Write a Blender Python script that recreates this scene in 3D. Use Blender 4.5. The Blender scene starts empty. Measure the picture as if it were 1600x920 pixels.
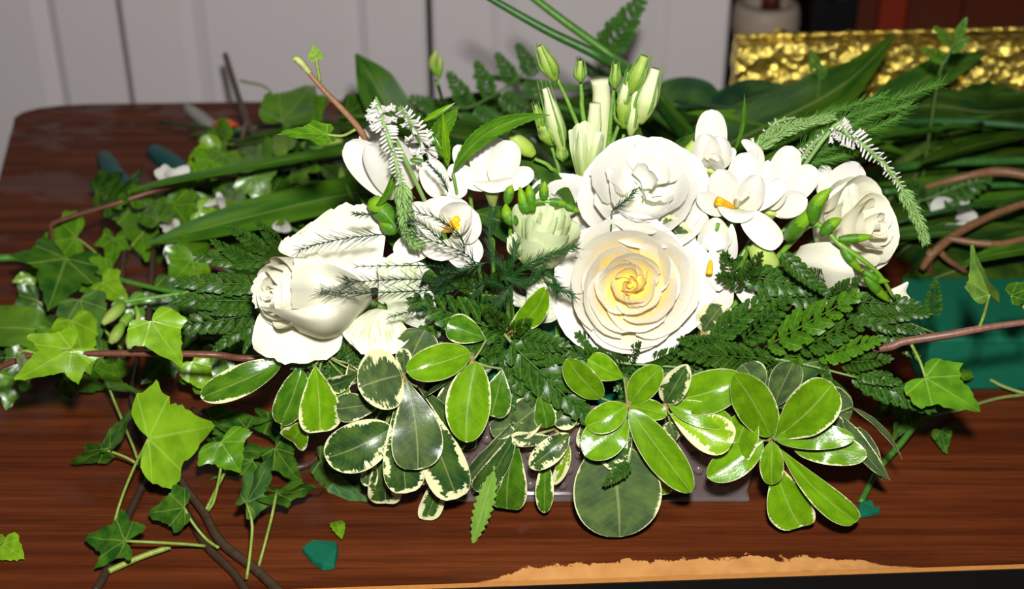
import bpy, math, random
import numpy as np
from mathutils import Vector, Matrix

random.seed(7)
rng = np.random.default_rng(7)
sc = bpy.context.scene
COL = sc.collection

# ------------------------------------------------------------------ camera
TZ = 0.74                    # table top height above the floor
CZ = TZ + 0.57               # camera height
FPX = 2200.0
PITCH = math.radians(30.0)
cam_d = bpy.data.cameras.new('camera')
cam = bpy.data.objects.new('camera', cam_d)
COL.objects.link(cam)
cam.location = (0, 0, CZ)
cam.rotation_euler = (math.pi / 2 - PITCH, 0, 0)
cam_d.sensor_width = 36.0
cam_d.lens = FPX / 1600 * 36.0
cam_d.clip_start = 0.02
cam_d.dof.use_dof = True
cam_d.dof.focus_distance = 0.86
cam_d.dof.aperture_fstop = 6.3
sc.camera = cam

# ------------------------------------------------------------------ light
world = bpy.data.worlds.new('world')
sc.world = world
world.use_nodes = True
world.node_tree.nodes['Background'].inputs[0].default_value = (1.0, 0.93, 0.88, 1)
world.node_tree.nodes['Background'].inputs[1].default_value = 0.04

FWD = Vector((0, math.cos(PITCH), -math.sin(PITCH)))
UPV = Vector((0, math.sin(PITCH), math.cos(PITCH)))
fl_d = bpy.data.lights.new('camera_flash', 'AREA')
fl_d.shape = 'DISK'
fl_d.size = 0.05
fl_d.energy = 14.5
fl_d.color = (1.0, 0.985, 0.96)
flash = bpy.data.objects.new('camera_flash', fl_d)
COL.objects.link(flash)
flash.location = Vector((0.025, 0, CZ)) + UPV * 0.13
flash.rotation_euler = (math.pi / 2 - PITCH - math.radians(5), 0, 0)

sc.view_settings.view_transform = 'Standard'
sc.view_settings.look = 'None'
sc.view_settings.exposure = 0.0
sc.view_settings.gamma = 1.0
sc.view_settings.use_curve_mapping = False

# ------------------------------------------------------------------ picture to place
CAM = Vector((0, 0, CZ))
def ray(px, py):
    return FWD + Vector((1, 0, 0)) * ((px - 800) / FPX) - UPV * ((py - 460) / FPX)
def P(px, py, y):                       # the point seen at a pixel, at ground distance y
    d = ray(px, py)
    return CAM + d * (y / d.y)
def T(px, py, z=0.0):                   # the point seen at a pixel, z above the table top
    d = ray(px, py)
    return CAM + d * ((TZ + z - CZ) / d.z)
def mpp(p):                             # metres per pixel at a point
    return (p - CAM).dot(FWD) / FPX

# ------------------------------------------------------------------ objects
def srgb(r, g, b):
    f = lambda c: ((c / 255) / 12.92 if c / 255 <= 0.04045 else ((c / 255 + 0.055) / 1.055) ** 2.4)
    return (f(r), f(g), f(b), 1.0)

def tag(o, label, cat, group=None, kind=None):
    o['label'] = label
    o['category'] = cat
    if group: o['group'] = group
    if kind: o['kind'] = kind
    return o

def thing(name, label, cat, loc, group=None):
    o = bpy.data.objects.new(name, None)
    o.empty_display_size = 0.01
    COL.objects.link(o)
    o.location = loc
    return tag(o, label, cat, group)

def world_loc(o):
    v = Vector((0, 0, 0))
    while o is not None:
        v = v + o.location
        o = o.parent
    return v

def mesh_of(name, md):
    v, f, uv = md
    me = bpy.data.meshes.new(name)
    me.from_pydata([tuple(p) for p in v], [], f)
    if uv is not None:
        l = me.uv_layers.new(name='UVMap')
        idx = np.empty(len(me.loops), dtype=np.int32)
        me.loops.foreach_get('vertex_index', idx)
        l.data.foreach_set('uv', np.asarray(uv, dtype=np.float32)[idx].ravel())
    me.polygons.foreach_set('use_smooth', [True] * len(me.polygons))
    me.update()
    return me

def add(name, md, mat, parent=None, color=None, flat=False):
    """one mesh object from world-space data"""
    base = world_loc(parent) if parent is not None else Vector((0, 0, 0))
    v = np.asarray(md[0], dtype=float) - np.array(base)
    me = mesh_of(name, (v, md[1], md[2]))
    if flat: me.polygons.foreach_set('use_smooth', [False] * len(me.polygons))
    me.materials.append(mat)
    o = bpy.data.objects.new(name, me)
    COL.objects.link(o)
    if parent is not None: o.parent = parent
    if color is not None: o.color = color
    return o

def inst(name, me, M, parent, color=None):
    """a copy of shared mesh data at a world matrix under a (never rotated) parent"""
    o = bpy.data.objects.new(name, me)
    COL.objects.link(o)
    o.parent = parent
    o.matrix_basis = Matrix.Translation(-world_loc(parent)) @ M
    if color is not None: o.color = color
    return o

def join(mds):
    vs, fs, us, n = [], [], [], 0
    for v, f, uv in mds:
        v = np.asarray(v, dtype=float)
        vs.append(v)
        fs += [tuple(i + n for i in q) for q in f]
        us.append(np.zeros((len(v), 2)) if uv is None else np.asarray(uv))
        n += len(v)
    return np.vstack(vs), fs, np.vstack(us)

# ------------------------------------------------------------------ shapes
def catmull(pts, n):
    """n points along a Catmull-Rom curve through pts (rows may be of any width)"""
    pts = np.asarray(pts, dtype=float)
    k = len(pts)
    if k == 2:
        s = np.linspace(0, 1, n)[:, None]
        return pts[0] * (1 - s) + pts[1] * s
    e = np.vstack([2 * pts[0] - pts[1], pts, 2 * pts[-1] - pts[-2]])
    s = np.linspace(0, k - 1, n)
    i = np.minimum(s.astype(int), k - 2)
    u = (s - i)[:, None]
    p0, p1, p2, p3 = e[i], e[i + 1], e[i + 2], e[i + 3]
    return 0.5 * (2 * p1 + (p2 - p0) * u + (2 * p0 - 5 * p1 + 4 * p2 - p3) * u ** 2 + (3 * p1 - p0 - 3 * p2 + p3) * u ** 3)

def nrm(a):
    return a / np.maximum(np.linalg.norm(a, axis=-1, keepdims=True), 1e-12)

def grid_faces(nu, nv, wrap=False):
    f = []
    for i in range(nu - 1):
        for j in range(nv - (0 if wrap else 1)):
            k = (j + 1) % nv
            f.append((i * nv + j, i * nv + k, (i + 1) * nv + k, (i + 1) * nv + j))
    return f

def tube(pts, radii, n=None, seg=6, flat=1.0, caps=True):
    """a smooth tube through pts; radii interpolated along it; flat squashes it across one axis"""
    n = n or max(6, 5 * len(pts))
    c = catmull([tuple(p) for p in pts], n)
    r = np.interp(np.linspace(0, 1, n), np.linspace(0, 1, len(radii)), radii)
    tg = nrm(np.gradient(c, axis=0))
    ref = np.array([0.13, -0.5, 0.86])
    a = nrm(np.cross(tg, ref))
    b = nrm(np.cross(a, tg))
    ang = np.linspace(0, 2 * math.pi, seg, endpoint=False)
    v = (c[:, None] + a[:, None] * (np.cos(ang)[None, :, None] * r[:, None, None])
         + b[:, None] * (np.sin(ang)[None, :, None] * r[:, None, None] * flat)).reshape(-1, 3)
    f = grid_faces(n, seg, True)
    if caps:
        f.append(tuple(range(seg))[::-1])
        f.append(tuple((n - 1) * seg + j for j in range(seg)))
    uv = np.stack([np.repeat(np.linspace(0, 1, n), seg), np.tile(np.linspace(-1, 1, seg), n)], 1)
    return v, f, uv

PROF = {
    'obov': (1.05, 0.42), 'ell': (0.62, 0.55), 'lance': (0.75, 0.95), 'petal': (0.55, 0.42),
    'spoon': (0.95, 0.36), 'strap': (0.22, 0.75), 'ovate': (0.5, 0.85), 'wide': (0.4, 0.35)}
def profile(kind, t):
    a, b = PROF[kind]
    m = a / (a + b)
    return np.power(t, a) * np.power(1 - t, b) / (m ** a * (1 - m) ** b)

def blade(base, tip, width, prof='obov', rot=0.0, bend=0.0, cup=0.0, fold=0.0, wave=0.0, sweep=0.0, curl=0.0,
          normal=None, nu=20, nv=9, teeth=0, tdepth=0.14, ph=None, minw=0.02, twist=0.0):
    """a leaf or petal from base to tip. normal: where its face looks (default the lens), turned by rot degrees about the axis"""
    base, tip = np.array(base, float), np.array(tip, float)
    ax = tip - base
    L = np.linalg.norm(ax)
    ax = ax / L
    n = np.array(normal if normal is not None else (CAM - Vector((base + tip) / 2)), float)
    n = n - ax * n.dot(ax)
    n /= np.linalg.norm(n)
    s = np.cross(n, ax)
    r = math.radians(rot)
    n, s = n * math.cos(r) + s * math.sin(r), s * math.cos(r) - n * math.sin(r)
    ph = random.random() * 6.28 if ph is None else ph
    if teeth: nu = teeth * 3 + 1
    t = np.linspace(0, 1, nu)
    if not teeth: t = 0.35 * t + 0.65 * 0.5 * (1 - np.cos(math.pi * t))
    tt = np.clip(t, 0.0, 0.9985) if prof != 'strap' else t * 0.999
    w = np.maximum(profile(prof, np.clip(tt, 1e-4, 0.999)), minw)
    w[-1] = 0.04
    if teeth:
        saw = (np.arange(nu) % 3) / 2.0
        w = w * (1 - tdepth * saw)
    hw = w * width / 2
    c = base + np.outer(t * L, ax) + np.outer(4 * t * (1 - t) * bend * L - curl * L * t ** 3, n) + np.outer(4 * t * (1 - t) * sweep * L, s)
    tg = nrm(np.gradient(c, axis=0))
    tw = np.radians(twist) * (t - 0.4)
    s0 = np.tile(s, (nu, 1))
    n0 = nrm(np.cross(tg, s0))
    s1 = s0 * np.cos(tw)[:, None] + n0 * np.sin(tw)[:, None]
    n1 = nrm(np.cross(tg, s1))
    v = np.linspace(-1, 1, nv)
    off = (cup * v ** 2)[None, :] * hw[:, None] + fold * np.abs(v)[None, :] * hw[:, None]
    off = off + wave * width * (np.sin(t * 13 + ph)[:, None] * (v ** 2 * np.sign(v))[None, :] + 0.7 * np.sin(t * 21 + 2 * ph)[:, None] * (v ** 2)[None, :]) * w[:, None]
    pts = c[:, None] + s1[:, None] * (v[None, :, None] * hw[:, None, None]) + n1[:, None] * off[:, :, None]
    uv = np.stack([np.repeat(t, nv), np.tile(v, nu)], 1)
    return pts.reshape(-1, 3), grid_faces(nu, nv), uv

def patch(rows, nu=18, nv=18, ruffle=0.0, ph=0.0):
    """a smooth petal through a small net of points (rows from base to rim)"""
    rows = [[np.array(p) for p in r] for r in rows]
    a = np.array([catmull(r, nv) for r in rows])
    g = np.array([catmull(a[:, j], nu) for j in range(nv)]).transpose(1, 0, 2)
    if ruffle:
        t = np.linspace(0, 1, nu)[:, None]
        v = np.linspace(-1, 1, nv)[None, :]
        e = np.maximum(t ** 4, np.abs(v) ** 5 * 0.7)
        d = ruffle * e * (np.sin(v * 11 + ph) + 0.6 * np.sin(v * 23 + 2 * ph + t * 9))
        k = nrm(np.array(CAM) - g) * 0.6 + nrm(np.gradient(g, axis=0)) * 0.5
        g = g + k * d[:, :, None]
    uv = np.stack([np.repeat(np.linspace(0, 1, nu), nv), np.tile(np.linspace(-1, 1, nv), nu)], 1)
    return g.reshape(-1, 3), grid_faces(nu, nv), uv

def PP(rows):                            # nets written as (px, py, y)
    return [[P(*p) for p in r] for r in rows]

IVY = {
    'a': [(0, 0), (-.10, .10), (-.17, .25), (-.10, .38), (.08, .47), (.24, .52), (.30, .42), (.40, .30), (.55, .25), (.75, .15), (1, 0)],
    'b': [(0, 0), (-.12, .06), (-.26, .17), (-.30, .30), (-.12, .33), (0, .34), (.16, .44), (.34, .54), (.36, .38), (.40, .24), (.56, .20), (.78, .11), (1, 0)],
    'c': [(0, 0), (-.08, .12), (-.10, .28), (.02, .42), (.16, .48), (.30, .44), (.46, .34), (.62, .27), (.80, .16), (1, 0)]}
def ivy_leaf(joint, tip, width, var='a', rot=0.0, fold=0.12, droop=0.12, rip=0.02, normal=None, skew=0.0, rings=6):
    joint, tip = np.array(joint, float), np.array(tip, float)
    ax = tip - joint
    L = np.linalg.norm(ax)
    ax /= L
    n = np.array(normal if normal is not None else (CAM - Vector((joint + tip) / 2)), float)
    n = n - ax * n.dot(ax)
    n /= np.linalg.norm(n)
    s = np.cross(n, ax)
    r = math.radians(rot)
    n, s = n * math.cos(r) + s * math.sin(r), s * math.cos(r) - n * math.sin(r)
    half = np.array(IVY[var])
    o = np.vstack([half, half[-2:0:-1] * np.array([1, -1])])
    e = np.vstack([o[-1:], o, o[:2]])
    out = []
    for i in range(len(o)):
        p0, p1, p2, p3 = e[i], e[i + 1], e[i + 2], e[(i + 3) % len(e)]
        for u in (0, 1 / 3, 2 / 3):
            q = 0.5 * (2 * p1 + (p2 - p0) * u + (2 * p0 - 5 * p1 + 4 * p2 - p3) * u * u + (3 * p1 - p0 - 3 * p2 + p3) * u ** 3)
            out.append(0.6 * q + 0.4 * (p1 * (1 - u) + p2 * u))
    o = np.array(out)
    o = o * (1 + 0.03 * rng.standard_normal(len(o)))[:, None]
    c = np.array([0.12, 0.0])
    xy = np.vstack([[c]] + [c + (o - c) * (k / rings) for k in range(1, rings + 1)])
    m = len(o)
    f = [(0, 1 + j, 1 + (j + 1) % m) for j in range(m)]
    for k in range(rings - 1):
        for j in range(m):
            a, b = 1 + k * m + j, 1 + k * m + (j + 1) % m
            f.append((a, a + m, b + m, b))
    x, y = xy[:, 0], xy[:, 1]
    ph = random.random() * 6
    rad = np.hypot(x - .1, y)
    z = fold * np.abs(y) - droop * x * x - droop * 0.6 * y * y + rip * np.sin(x * 11 + ph) * np.cos(y * 9 + ph) * rad * 2 \
        + 0.018 * np.cos(np.arctan2(y, x + 1e-6) * 7) * rad
    wy = width / L
    yy = y * wy + skew * x
    v = joint + np.outer(x * L, ax) + np.outer(yy * L, s) + np.outer(z * L, n)
    return v, f, np.stack([x, y], 1)

def frame_matrix(base, tip, normal, width=None):
    """unit piece (length 1 along x, face +z) carried to base -> tip"""
    base, tip = Vector(base), Vector(tip)
    ax = tip - base
    L = ax.length
    ax = ax / L
    n = Vector(normal)
    n = (n - ax * n.dot(ax)).normalized()
    s = n.cross(ax)
    w = width if width is not None else L
    M = Matrix((ax * L, s * w, n * w)).transposed().to_4x4()
    M.translation = base
    return M

def box(x0, x1, y0, y1, z0, z1):
    v = [(x, y, z) for z in (z0, z1) for y in (y0, y1) for x in (x0, x1)]
    f = [(0, 2, 3, 1), (4, 5, 7, 6), (0, 1, 5, 4), (2, 6, 7, 3), (0, 4, 6, 2), (1, 3, 7, 5)]
    return np.array(v, float), f, None

def bevel(o, w, seg=2):
    m = o.modifiers.new('bevel', 'BEVEL')
    m.width = w
    m.segments = seg
    m.limit_method = 'ANGLE'
    return o

# ------------------------------------------------------------------ materials
class NT:
    def __init__(self, name):
        self.m = bpy.data.materials.new(name)
        self.m.use_nodes = True
        self.t = self.m.node_tree
        self.t.nodes.clear()
        self.out = self.n('ShaderNodeOutputMaterial')
    def n(self, kind, **kw):
        o = self.t.nodes.new(kind)
        for k, v in kw.items(): setattr(o, k, v)
        return o
    def put(self, sock, v):
        if hasattr(v, 'is_output') or isinstance(v, bpy.types.NodeSocket): self.t.links.new(v, sock)
        elif v is not None: sock.default_value = v
    def math(self, op, a, b=None, c=None, clamp=False):
        o = self.n('ShaderNodeMath', operation=op, use_clamp=clamp)
        self.put(o.inputs[0], a)
        if b is not None: self.put(o.inputs[1], b)
        if c is not None: self.put(o.inputs[2], c)
        return o.outputs[0]
    def mix(self, f, a, b, mode='MIX'):
        o = self.n('ShaderNodeMix', data_type='RGBA', blend_type=mode)
        self.put(o.inputs[0], f)
        self.put(o.inputs[6], a)
        self.put(o.inputs[7], b)
        return o.outputs[2]
    def ramp(self, f, lo, hi):
        o = self.n('ShaderNodeMapRange', interpolation_type='SMOOTHSTEP')
        self.put(o.inputs[0], f)
        self.put(o.inputs[1], lo)
        self.put(o.inputs[2], hi)
        return o.outputs[0]
    def noise(self, vec, scale, detail=3, rough=0.5):
        o = self.n('ShaderNodeTexNoise')
        if vec is not None: self.put(o.inputs['Vector'], vec)
        o.inputs['Scale'].default_value = scale
        o.inputs['Detail'].default_value = detail
        o.inputs['Roughness'].default_value = rough
        return o.outputs['Fac']
    def vec(self, x, y, z):
        o = self.n('ShaderNodeCombineXYZ')
        for i, v in enumerate((x, y, z)): self.put(o.inputs[i], v)
        return o.outputs[0]
    def uv(self):
        u = self.n('ShaderNodeTexCoord').outputs['UV']
        s = self.n('ShaderNodeSeparateXYZ')
        self.t.links.new(u, s.inputs[0])
        return s.outputs[0], s.outputs[1]
    def obj(self): return self.n('ShaderNodeTexCoord').outputs['Object']
    def info(self): return self.n('ShaderNodeObjectInfo').outputs
    def bump(self, h, strength=0.3, dist=0.001):
        o = self.n('ShaderNodeBump')
        self.put(o.inputs['Height'], h)
        o.inputs['Strength'].default_value = strength
        o.inputs['Distance'].default_value = dist
        return o.outputs[0]
    def bsdf(self, color, rough=0.5, spec=0.5, metal=0.0, normal=None, translucent=0.0, **kw):
        p = self.n('ShaderNodeBsdfPrincipled')
        self.put(p.inputs['Base Color'], color)
        self.put(p.inputs['Roughness'], rough)
        self.put(p.inputs['Specular IOR Level'], spec)
        self.put(p.inputs['Metallic'], metal)
        if normal is not None: self.put(p.inputs['Normal'], normal)
        for k, v in kw.items(): self.put(p.inputs[k], v)
        s = p.outputs[0]
        if translucent:
            tr = self.n('ShaderNodeBsdfTranslucent')
            self.put(tr.inputs[0], color)
            mx = self.n('ShaderNodeMixShader')
            mx.inputs[0].default_value = translucent
            self.t.links.new(s, mx.inputs[1])
            self.t.links.new(tr.outputs[0], mx.inputs[2])
            s = mx.outputs[0]
        self.t.links.new(s, self.out.inputs[0])
        return self.m

def plain(name, c, rough=0.5, spec=0.5, var=0.15, scale=60, metal=0.0, bump=0.0):
    k = NT(name)
    n = k.noise(k.obj(), scale, 4)
    col = k.mix(n, tuple(x * (1 - var) for x in c[:3]) + (1,), tuple(min(1, x * (1 + var)) for x in c[:3]) + (1,))
    return k.bsdf(col, rough, spec, metal, normal=k.bump(n, bump, 0.002) if bump else None)

def leaf_material(name, rough=0.19, spec=0.22, veins=True, cream=True, rib=1.8, transl=0.12):
    """base colour from the object colour; its alpha says how wide the cream margin is"""
    k = NT(name)
    t, v = k.uv()
    inf = k.info()
    col, alpha, rnd = inf['Color'], inf['Alpha'], inf['Random']
    av = k.math('ABSOLUTE', v)
    r20 = k.math('MULTIPLY', rnd, 40.0)
    big = k.noise(k.vec(k.math('MULTIPLY', t, 3.0), k.math('MULTIPLY', v, 1.2), r20), 1.6, 3)
    base = k.mix(k.ramp(big, 0.3, 0.75), k.mix(0.75, (0, 0, 0, 1), col), k.mix(0.10, col, (0.42, 0.60, 0.02, 1)))
    if veins:
        side = k.math('SINE', k.math('MULTIPLY', k.math('SUBTRACT', t, k.math('MULTIPLY', av, 0.18)), 85.0))
        base = k.mix(k.math('MULTIPLY', k.ramp(side, 0.82, 1.0), 0.05), base, (0.4, 0.5, 0.2, 1))
    mid = k.ramp(av, 0.045, 0.02)
    base = k.mix(k.math('MULTIPLY', mid, 0.45), base, k.mix(0.5, col, (0.6, 0.62, 0.25, 1)))
    if cream:
        e = k.math('MAXIMUM', av, k.math('POWER', t, 7.0))
        jag = k.noise(k.vec(k.math('MULTIPLY', t, 34.0), k.math('MULTIPLY', v, 2.4), r20), 1.0, 4, 0.65)
        patch_ = k.noise(k.vec(k.math('MULTIPLY', t, 3.2), k.math('MULTIPLY', v, 1.5), r20), 1.0, 2)
        a = k.math('MULTIPLY', alpha, k.ramp(patch_, 0.25, 0.7))
        thr = k.math('SUBTRACT', 1.08, k.math('MULTIPLY', a, 0.66))
        val = k.math('ADD', e, k.math('MULTIPLY', k.math('SUBTRACT', jag, 0.5), k.math('MULTIPLY', alpha, 1.15)))
        mask = k.math('MAXIMUM', k.ramp(k.math('SUBTRACT', val, thr), -0.03, 0.04), k.ramp(av, 0.965, 0.985))
        mask = k.math('MULTIPLY', mask, k.math('GREATER_THAN', alpha, 0.01))
        base = k.mix(mask, base, (0.72, 0.72, 0.40, 1))
    h = k.noise(k.vec(k.math('MULTIPLY', t, 22.0), k.math('MULTIPLY', v, 7.0), r20), 1.0, 3)
    return k.bsdf(base, rough, spec, normal=k.bump(h, 0.10, 0.0008), translucent=transl)

def ivy_material(name):
    k = NT(name)
    x, y = k.uv()
    inf = k.info()
    col, rnd = inf['Color'], inf['Random']
    best = None
    for a in (0, 44, -44, 97, -97):
        c, s = math.cos(math.radians(a)), math.sin(math.radians(a))
        d = k.math('ABSOLUTE', k.math('ADD', k.math('MULTIPLY', x, -s), k.math('MULTIPLY', y, c)))
        al = k.math('ADD', k.math('MULTIPLY', x, c), k.math('MULTIPLY', y, s))
        d = k.math('ADD', d, k.math('MULTIPLY', k.math('LESS_THAN', al, 0.0), 1.0))
        d = k.math('ADD', d, k.math('MULTIPLY', al, 0.012))
        best = d if best is None else k.math('MINIMUM', best, d)
    fine = k.n('ShaderNodeTexVoronoi', feature='DISTANCE_TO_EDGE')
    k.put(fine.inputs['Vector'], k.vec(x, y, k.math('MULTIPLY', rnd, 30.0)))
    fine.inputs['Scale'].default_value = 7.0
    fv = k.ramp(fine.outputs['Distance'], 0.05, 0.0)
    vein = k.math('MAXIMUM', k.ramp(best, 0.024, 0.008), k.math('MULTIPLY', fv, 0.10))
    big = k.noise(k.vec(x, y, k.math('MULTIPLY', rnd, 30.0)), 4.0, 4)
    base = k.mix(k.ramp(big, 0.3, 0.7), k.mix(0.72, (0, 0, 0, 1), col), k.mix(0.1, col, (0.42, 0.60, 0.02, 1)))
    base = k.mix(k.math('MULTIPLY', vein, 0.42), base, k.mix(0.4, col, (0.55, 0.72, 0.16, 1)))
    return k.bsdf(base, 0.24, 0.25, normal=k.bump(k.math('SUBTRACT', big, k.math('MULTIPLY', vein, 0.4)), 0.16, 0.0012), translucent=0.12)

def petal_material(name, tipcol, lo=0.05, hi=0.65, rough=0.5, green=0.0):
    """object colour at the petal's base fading to tipcol at the rim; alpha delays the fade"""
    k = NT(name)
    t, v = k.uv()
    inf = k.info()
    col, rnd = inf['Color'], inf['Random']
    n = k.noise(k.vec(k.math('MULTIPLY', t, 2.0), k.math('MULTIPLY', v, 5.0), k.math('MULTIPLY', rnd, 30.0)), 1.5, 3)
    f = k.ramp(k.math('ADD', t, k.math('MULTIPLY', k.math('SUBTRACT', n, 0.5), 0.35)), lo, hi)
    base = k.mix(f, col, tipcol)
    if green:
        s = k.noise(k.vec(k.math('MULTIPLY', t, 2.2), k.math('MULTIPLY', v, 7.0), k.math('MULTIPLY', rnd, 30.0)), 1.3, 4, 0.65)
        g = k.math('MULTIPLY', k.ramp(s, 0.44, 0.66), k.math('MULTIPLY', k.ramp(t, 0.92, 0.6), k.ramp(t, 0.05, 0.3)))
        base = k.mix(k.math('MULTIPLY', g, green), base, (0.36, 0.52, 0.06, 1))
    st = k.noise(k.vec(k.math('MULTIPLY', t, 3.0), k.math('MULTIPLY', v, 22.0), k.math('MULTIPLY', rnd, 30.0)), 1.0, 3)
    return k.bsdf(base, rough, 0.15, normal=k.bump(st, 0.18, 0.0010), translucent=0.2)

def stem_material(name, rough=0.42, spec=0.45):
    k = NT(name)
    t, v = k.uv()
    inf = k.info()
    n = k.noise(k.vec(k.math('MULTIPLY', t, 60.0), v, k.math('MULTIPLY', inf['Random'], 30.0)), 1.0, 4)
    big = k.noise(k.vec(k.math('MULTIPLY', t, 5.0), v, inf['Random']), 1.0, 2)
    base = k.mix(k.ramp(k.math('ADD', k.math('MULTIPLY', n, 0.5), k.math('MULTIPLY', big, 0.5)), 0.3, 0.7),
                 k.mix(0.6, (0, 0, 0, 1), inf['Color']), inf['Color'])
    return k.bsdf(base, rough, spec, normal=k.bump(n, 0.3, 0.001))

M_LEAF = leaf_material('glossy_leaf')
M_SAGE = leaf_material('waxy_leaf', rough=0.26, spec=0.2)
M_STRAP = leaf_material('strap_leaf', rough=0.4, spec=0.1, cream=False, veins=False)
M_FERN = leaf_material('fern_leaf', rough=0.3, spec=0.2, cream=False, veins=False, rib=1.3, transl=0.05)
M_IVY = ivy_material('ivy_leaf')
WHITE = (0.765, 0.745, 0.675, 1)
M_PETAL = petal_material('white_petal', WHITE)
M_ROSE = petal_material('rose_petal', (0.82, 0.79, 0.70, 1), 0.35, 1.0)
M_CREAM = petal_material('cream_rose_petal', (0.83, 0.80, 0.635, 1), 0.1, 0.9)
M_LISI = petal_material('lisianthus_petal', (0.80, 0.80, 0.70, 1), 0.0, 0.7, green=0.65)
M_LISIG = petal_material('green_lisianthus_petal', (0.74, 0.82, 0.50, 1), 0.0, 0.8, green=0.5)
M_STEM = stem_material('stem')
M_BUDG = petal_material('green_bud_skin', (0.21, 0.40, 0.012, 1), 0.1, 1.0, rough=0.35)
M_BUD = petal_material('bud_skin', (0.44, 0.56, 0.13, 1), 0.1, 1.0, rough=0.4)

BRIGHT = (0.12, 0.285, 0.003)
LIME = (0.20, 0.37, 0.004)
MID = (0.042, 0.145, 0.006)
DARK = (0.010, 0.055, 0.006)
SAGE = (0.055, 0.095, 0.038)
DEEP = (0.022, 0.07, 0.018)
FERN = (0.010, 0.062, 0.007)
def C(c, a=0.0, j=0.12):
    k = 1 + random.uniform(-j, j)
    if c is BRIGHT: a *= .7
    return (c[0] * k, c[1] * k, c[2] * k, a)

# ================================================================== the setting
def struct(o):
    o['kind'] = 'structure'
    return o

M_FLOOR = plain('floor_vinyl', srgb(70, 60, 52), 0.6, 0.3, 0.2, 8)
M_DOOR = plain('painted_panel', (0.66, 0.605, 0.605), 0.55, 0.3, 0.03, 5)
M_GAP = plain('door_gap', srgb(70, 66, 60), 0.8, 0.1, 0.1, 20)
M_BACK = plain('dark_room', srgb(34, 20, 12), 0.8, 0.1, 0.3, 4)

struct(add('floor', box(-3, 3, -1.2, 4.2, -0.05, 0), M_FLOOR))
WY = 1.56
def wall_x(px): return P(px, 90, WY).x
# a row of panelled closet doors behind the table
door_px = [(-1250, -778), (-770, -298), (-290, 191), (198, 668), (676, 1136)]
for i, (a, b) in enumerate(door_px):
    x0, x1 = wall_x(a), wall_x(b)
    st = 0.068
    root = bpy.data.objects.new('door_%d' % (i + 1), None)
    COL.objects.link(root)
    root.location = ((x0 + x1) / 2, WY, 0)
    struct(root)
    # slab, then a sunk moulding round a raised field
    nx = [x0, x0 + 0.004, x0 + st, x0 + st + 0.012, x0 + st + 0.03, x1 - st - 0.03, x1 - st - 0.012, x1 - st, x1 - 0.004, x1]
    ny = [0.004, 0, 0, 0.007, 0.001, 0.001, 0.007, 0, 0, 0.004]
    v = [(x, WY + y, z) for z in (0.02, 2.0) for x, y in zip(nx, ny)]
    k = len(nx)
    v += [(x0, WY + 0.035, 0.02), (x1, WY + 0.035, 0.02), (x0, WY + 0.035, 2.0), (x1, WY + 0.035, 2.0)]
    f = [(j, j + 1, k + j + 1, k + j) for j in range(k - 1)]
    f += [(2 * k + 1, 2 * k, 2 * k + 2, 2 * k + 3), (2 * k, 0, k, 2 * k + 2), (k - 1, 2 * k + 1, 2 * k + 3, 2 * k - 1)]
    add('panel', (np.array(v), f, None), M_DOOR, root, flat=True)
xr = wall_x(1139)
struct(add('wall_back', box(-1.9, xr, WY + 0.05, WY + 0.10, 0, 2.6), M_GAP))
struct(add('wall_room', box(-1.6, 3, 3.0, 3.1, 0, 2.6), M_BACK))

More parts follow.
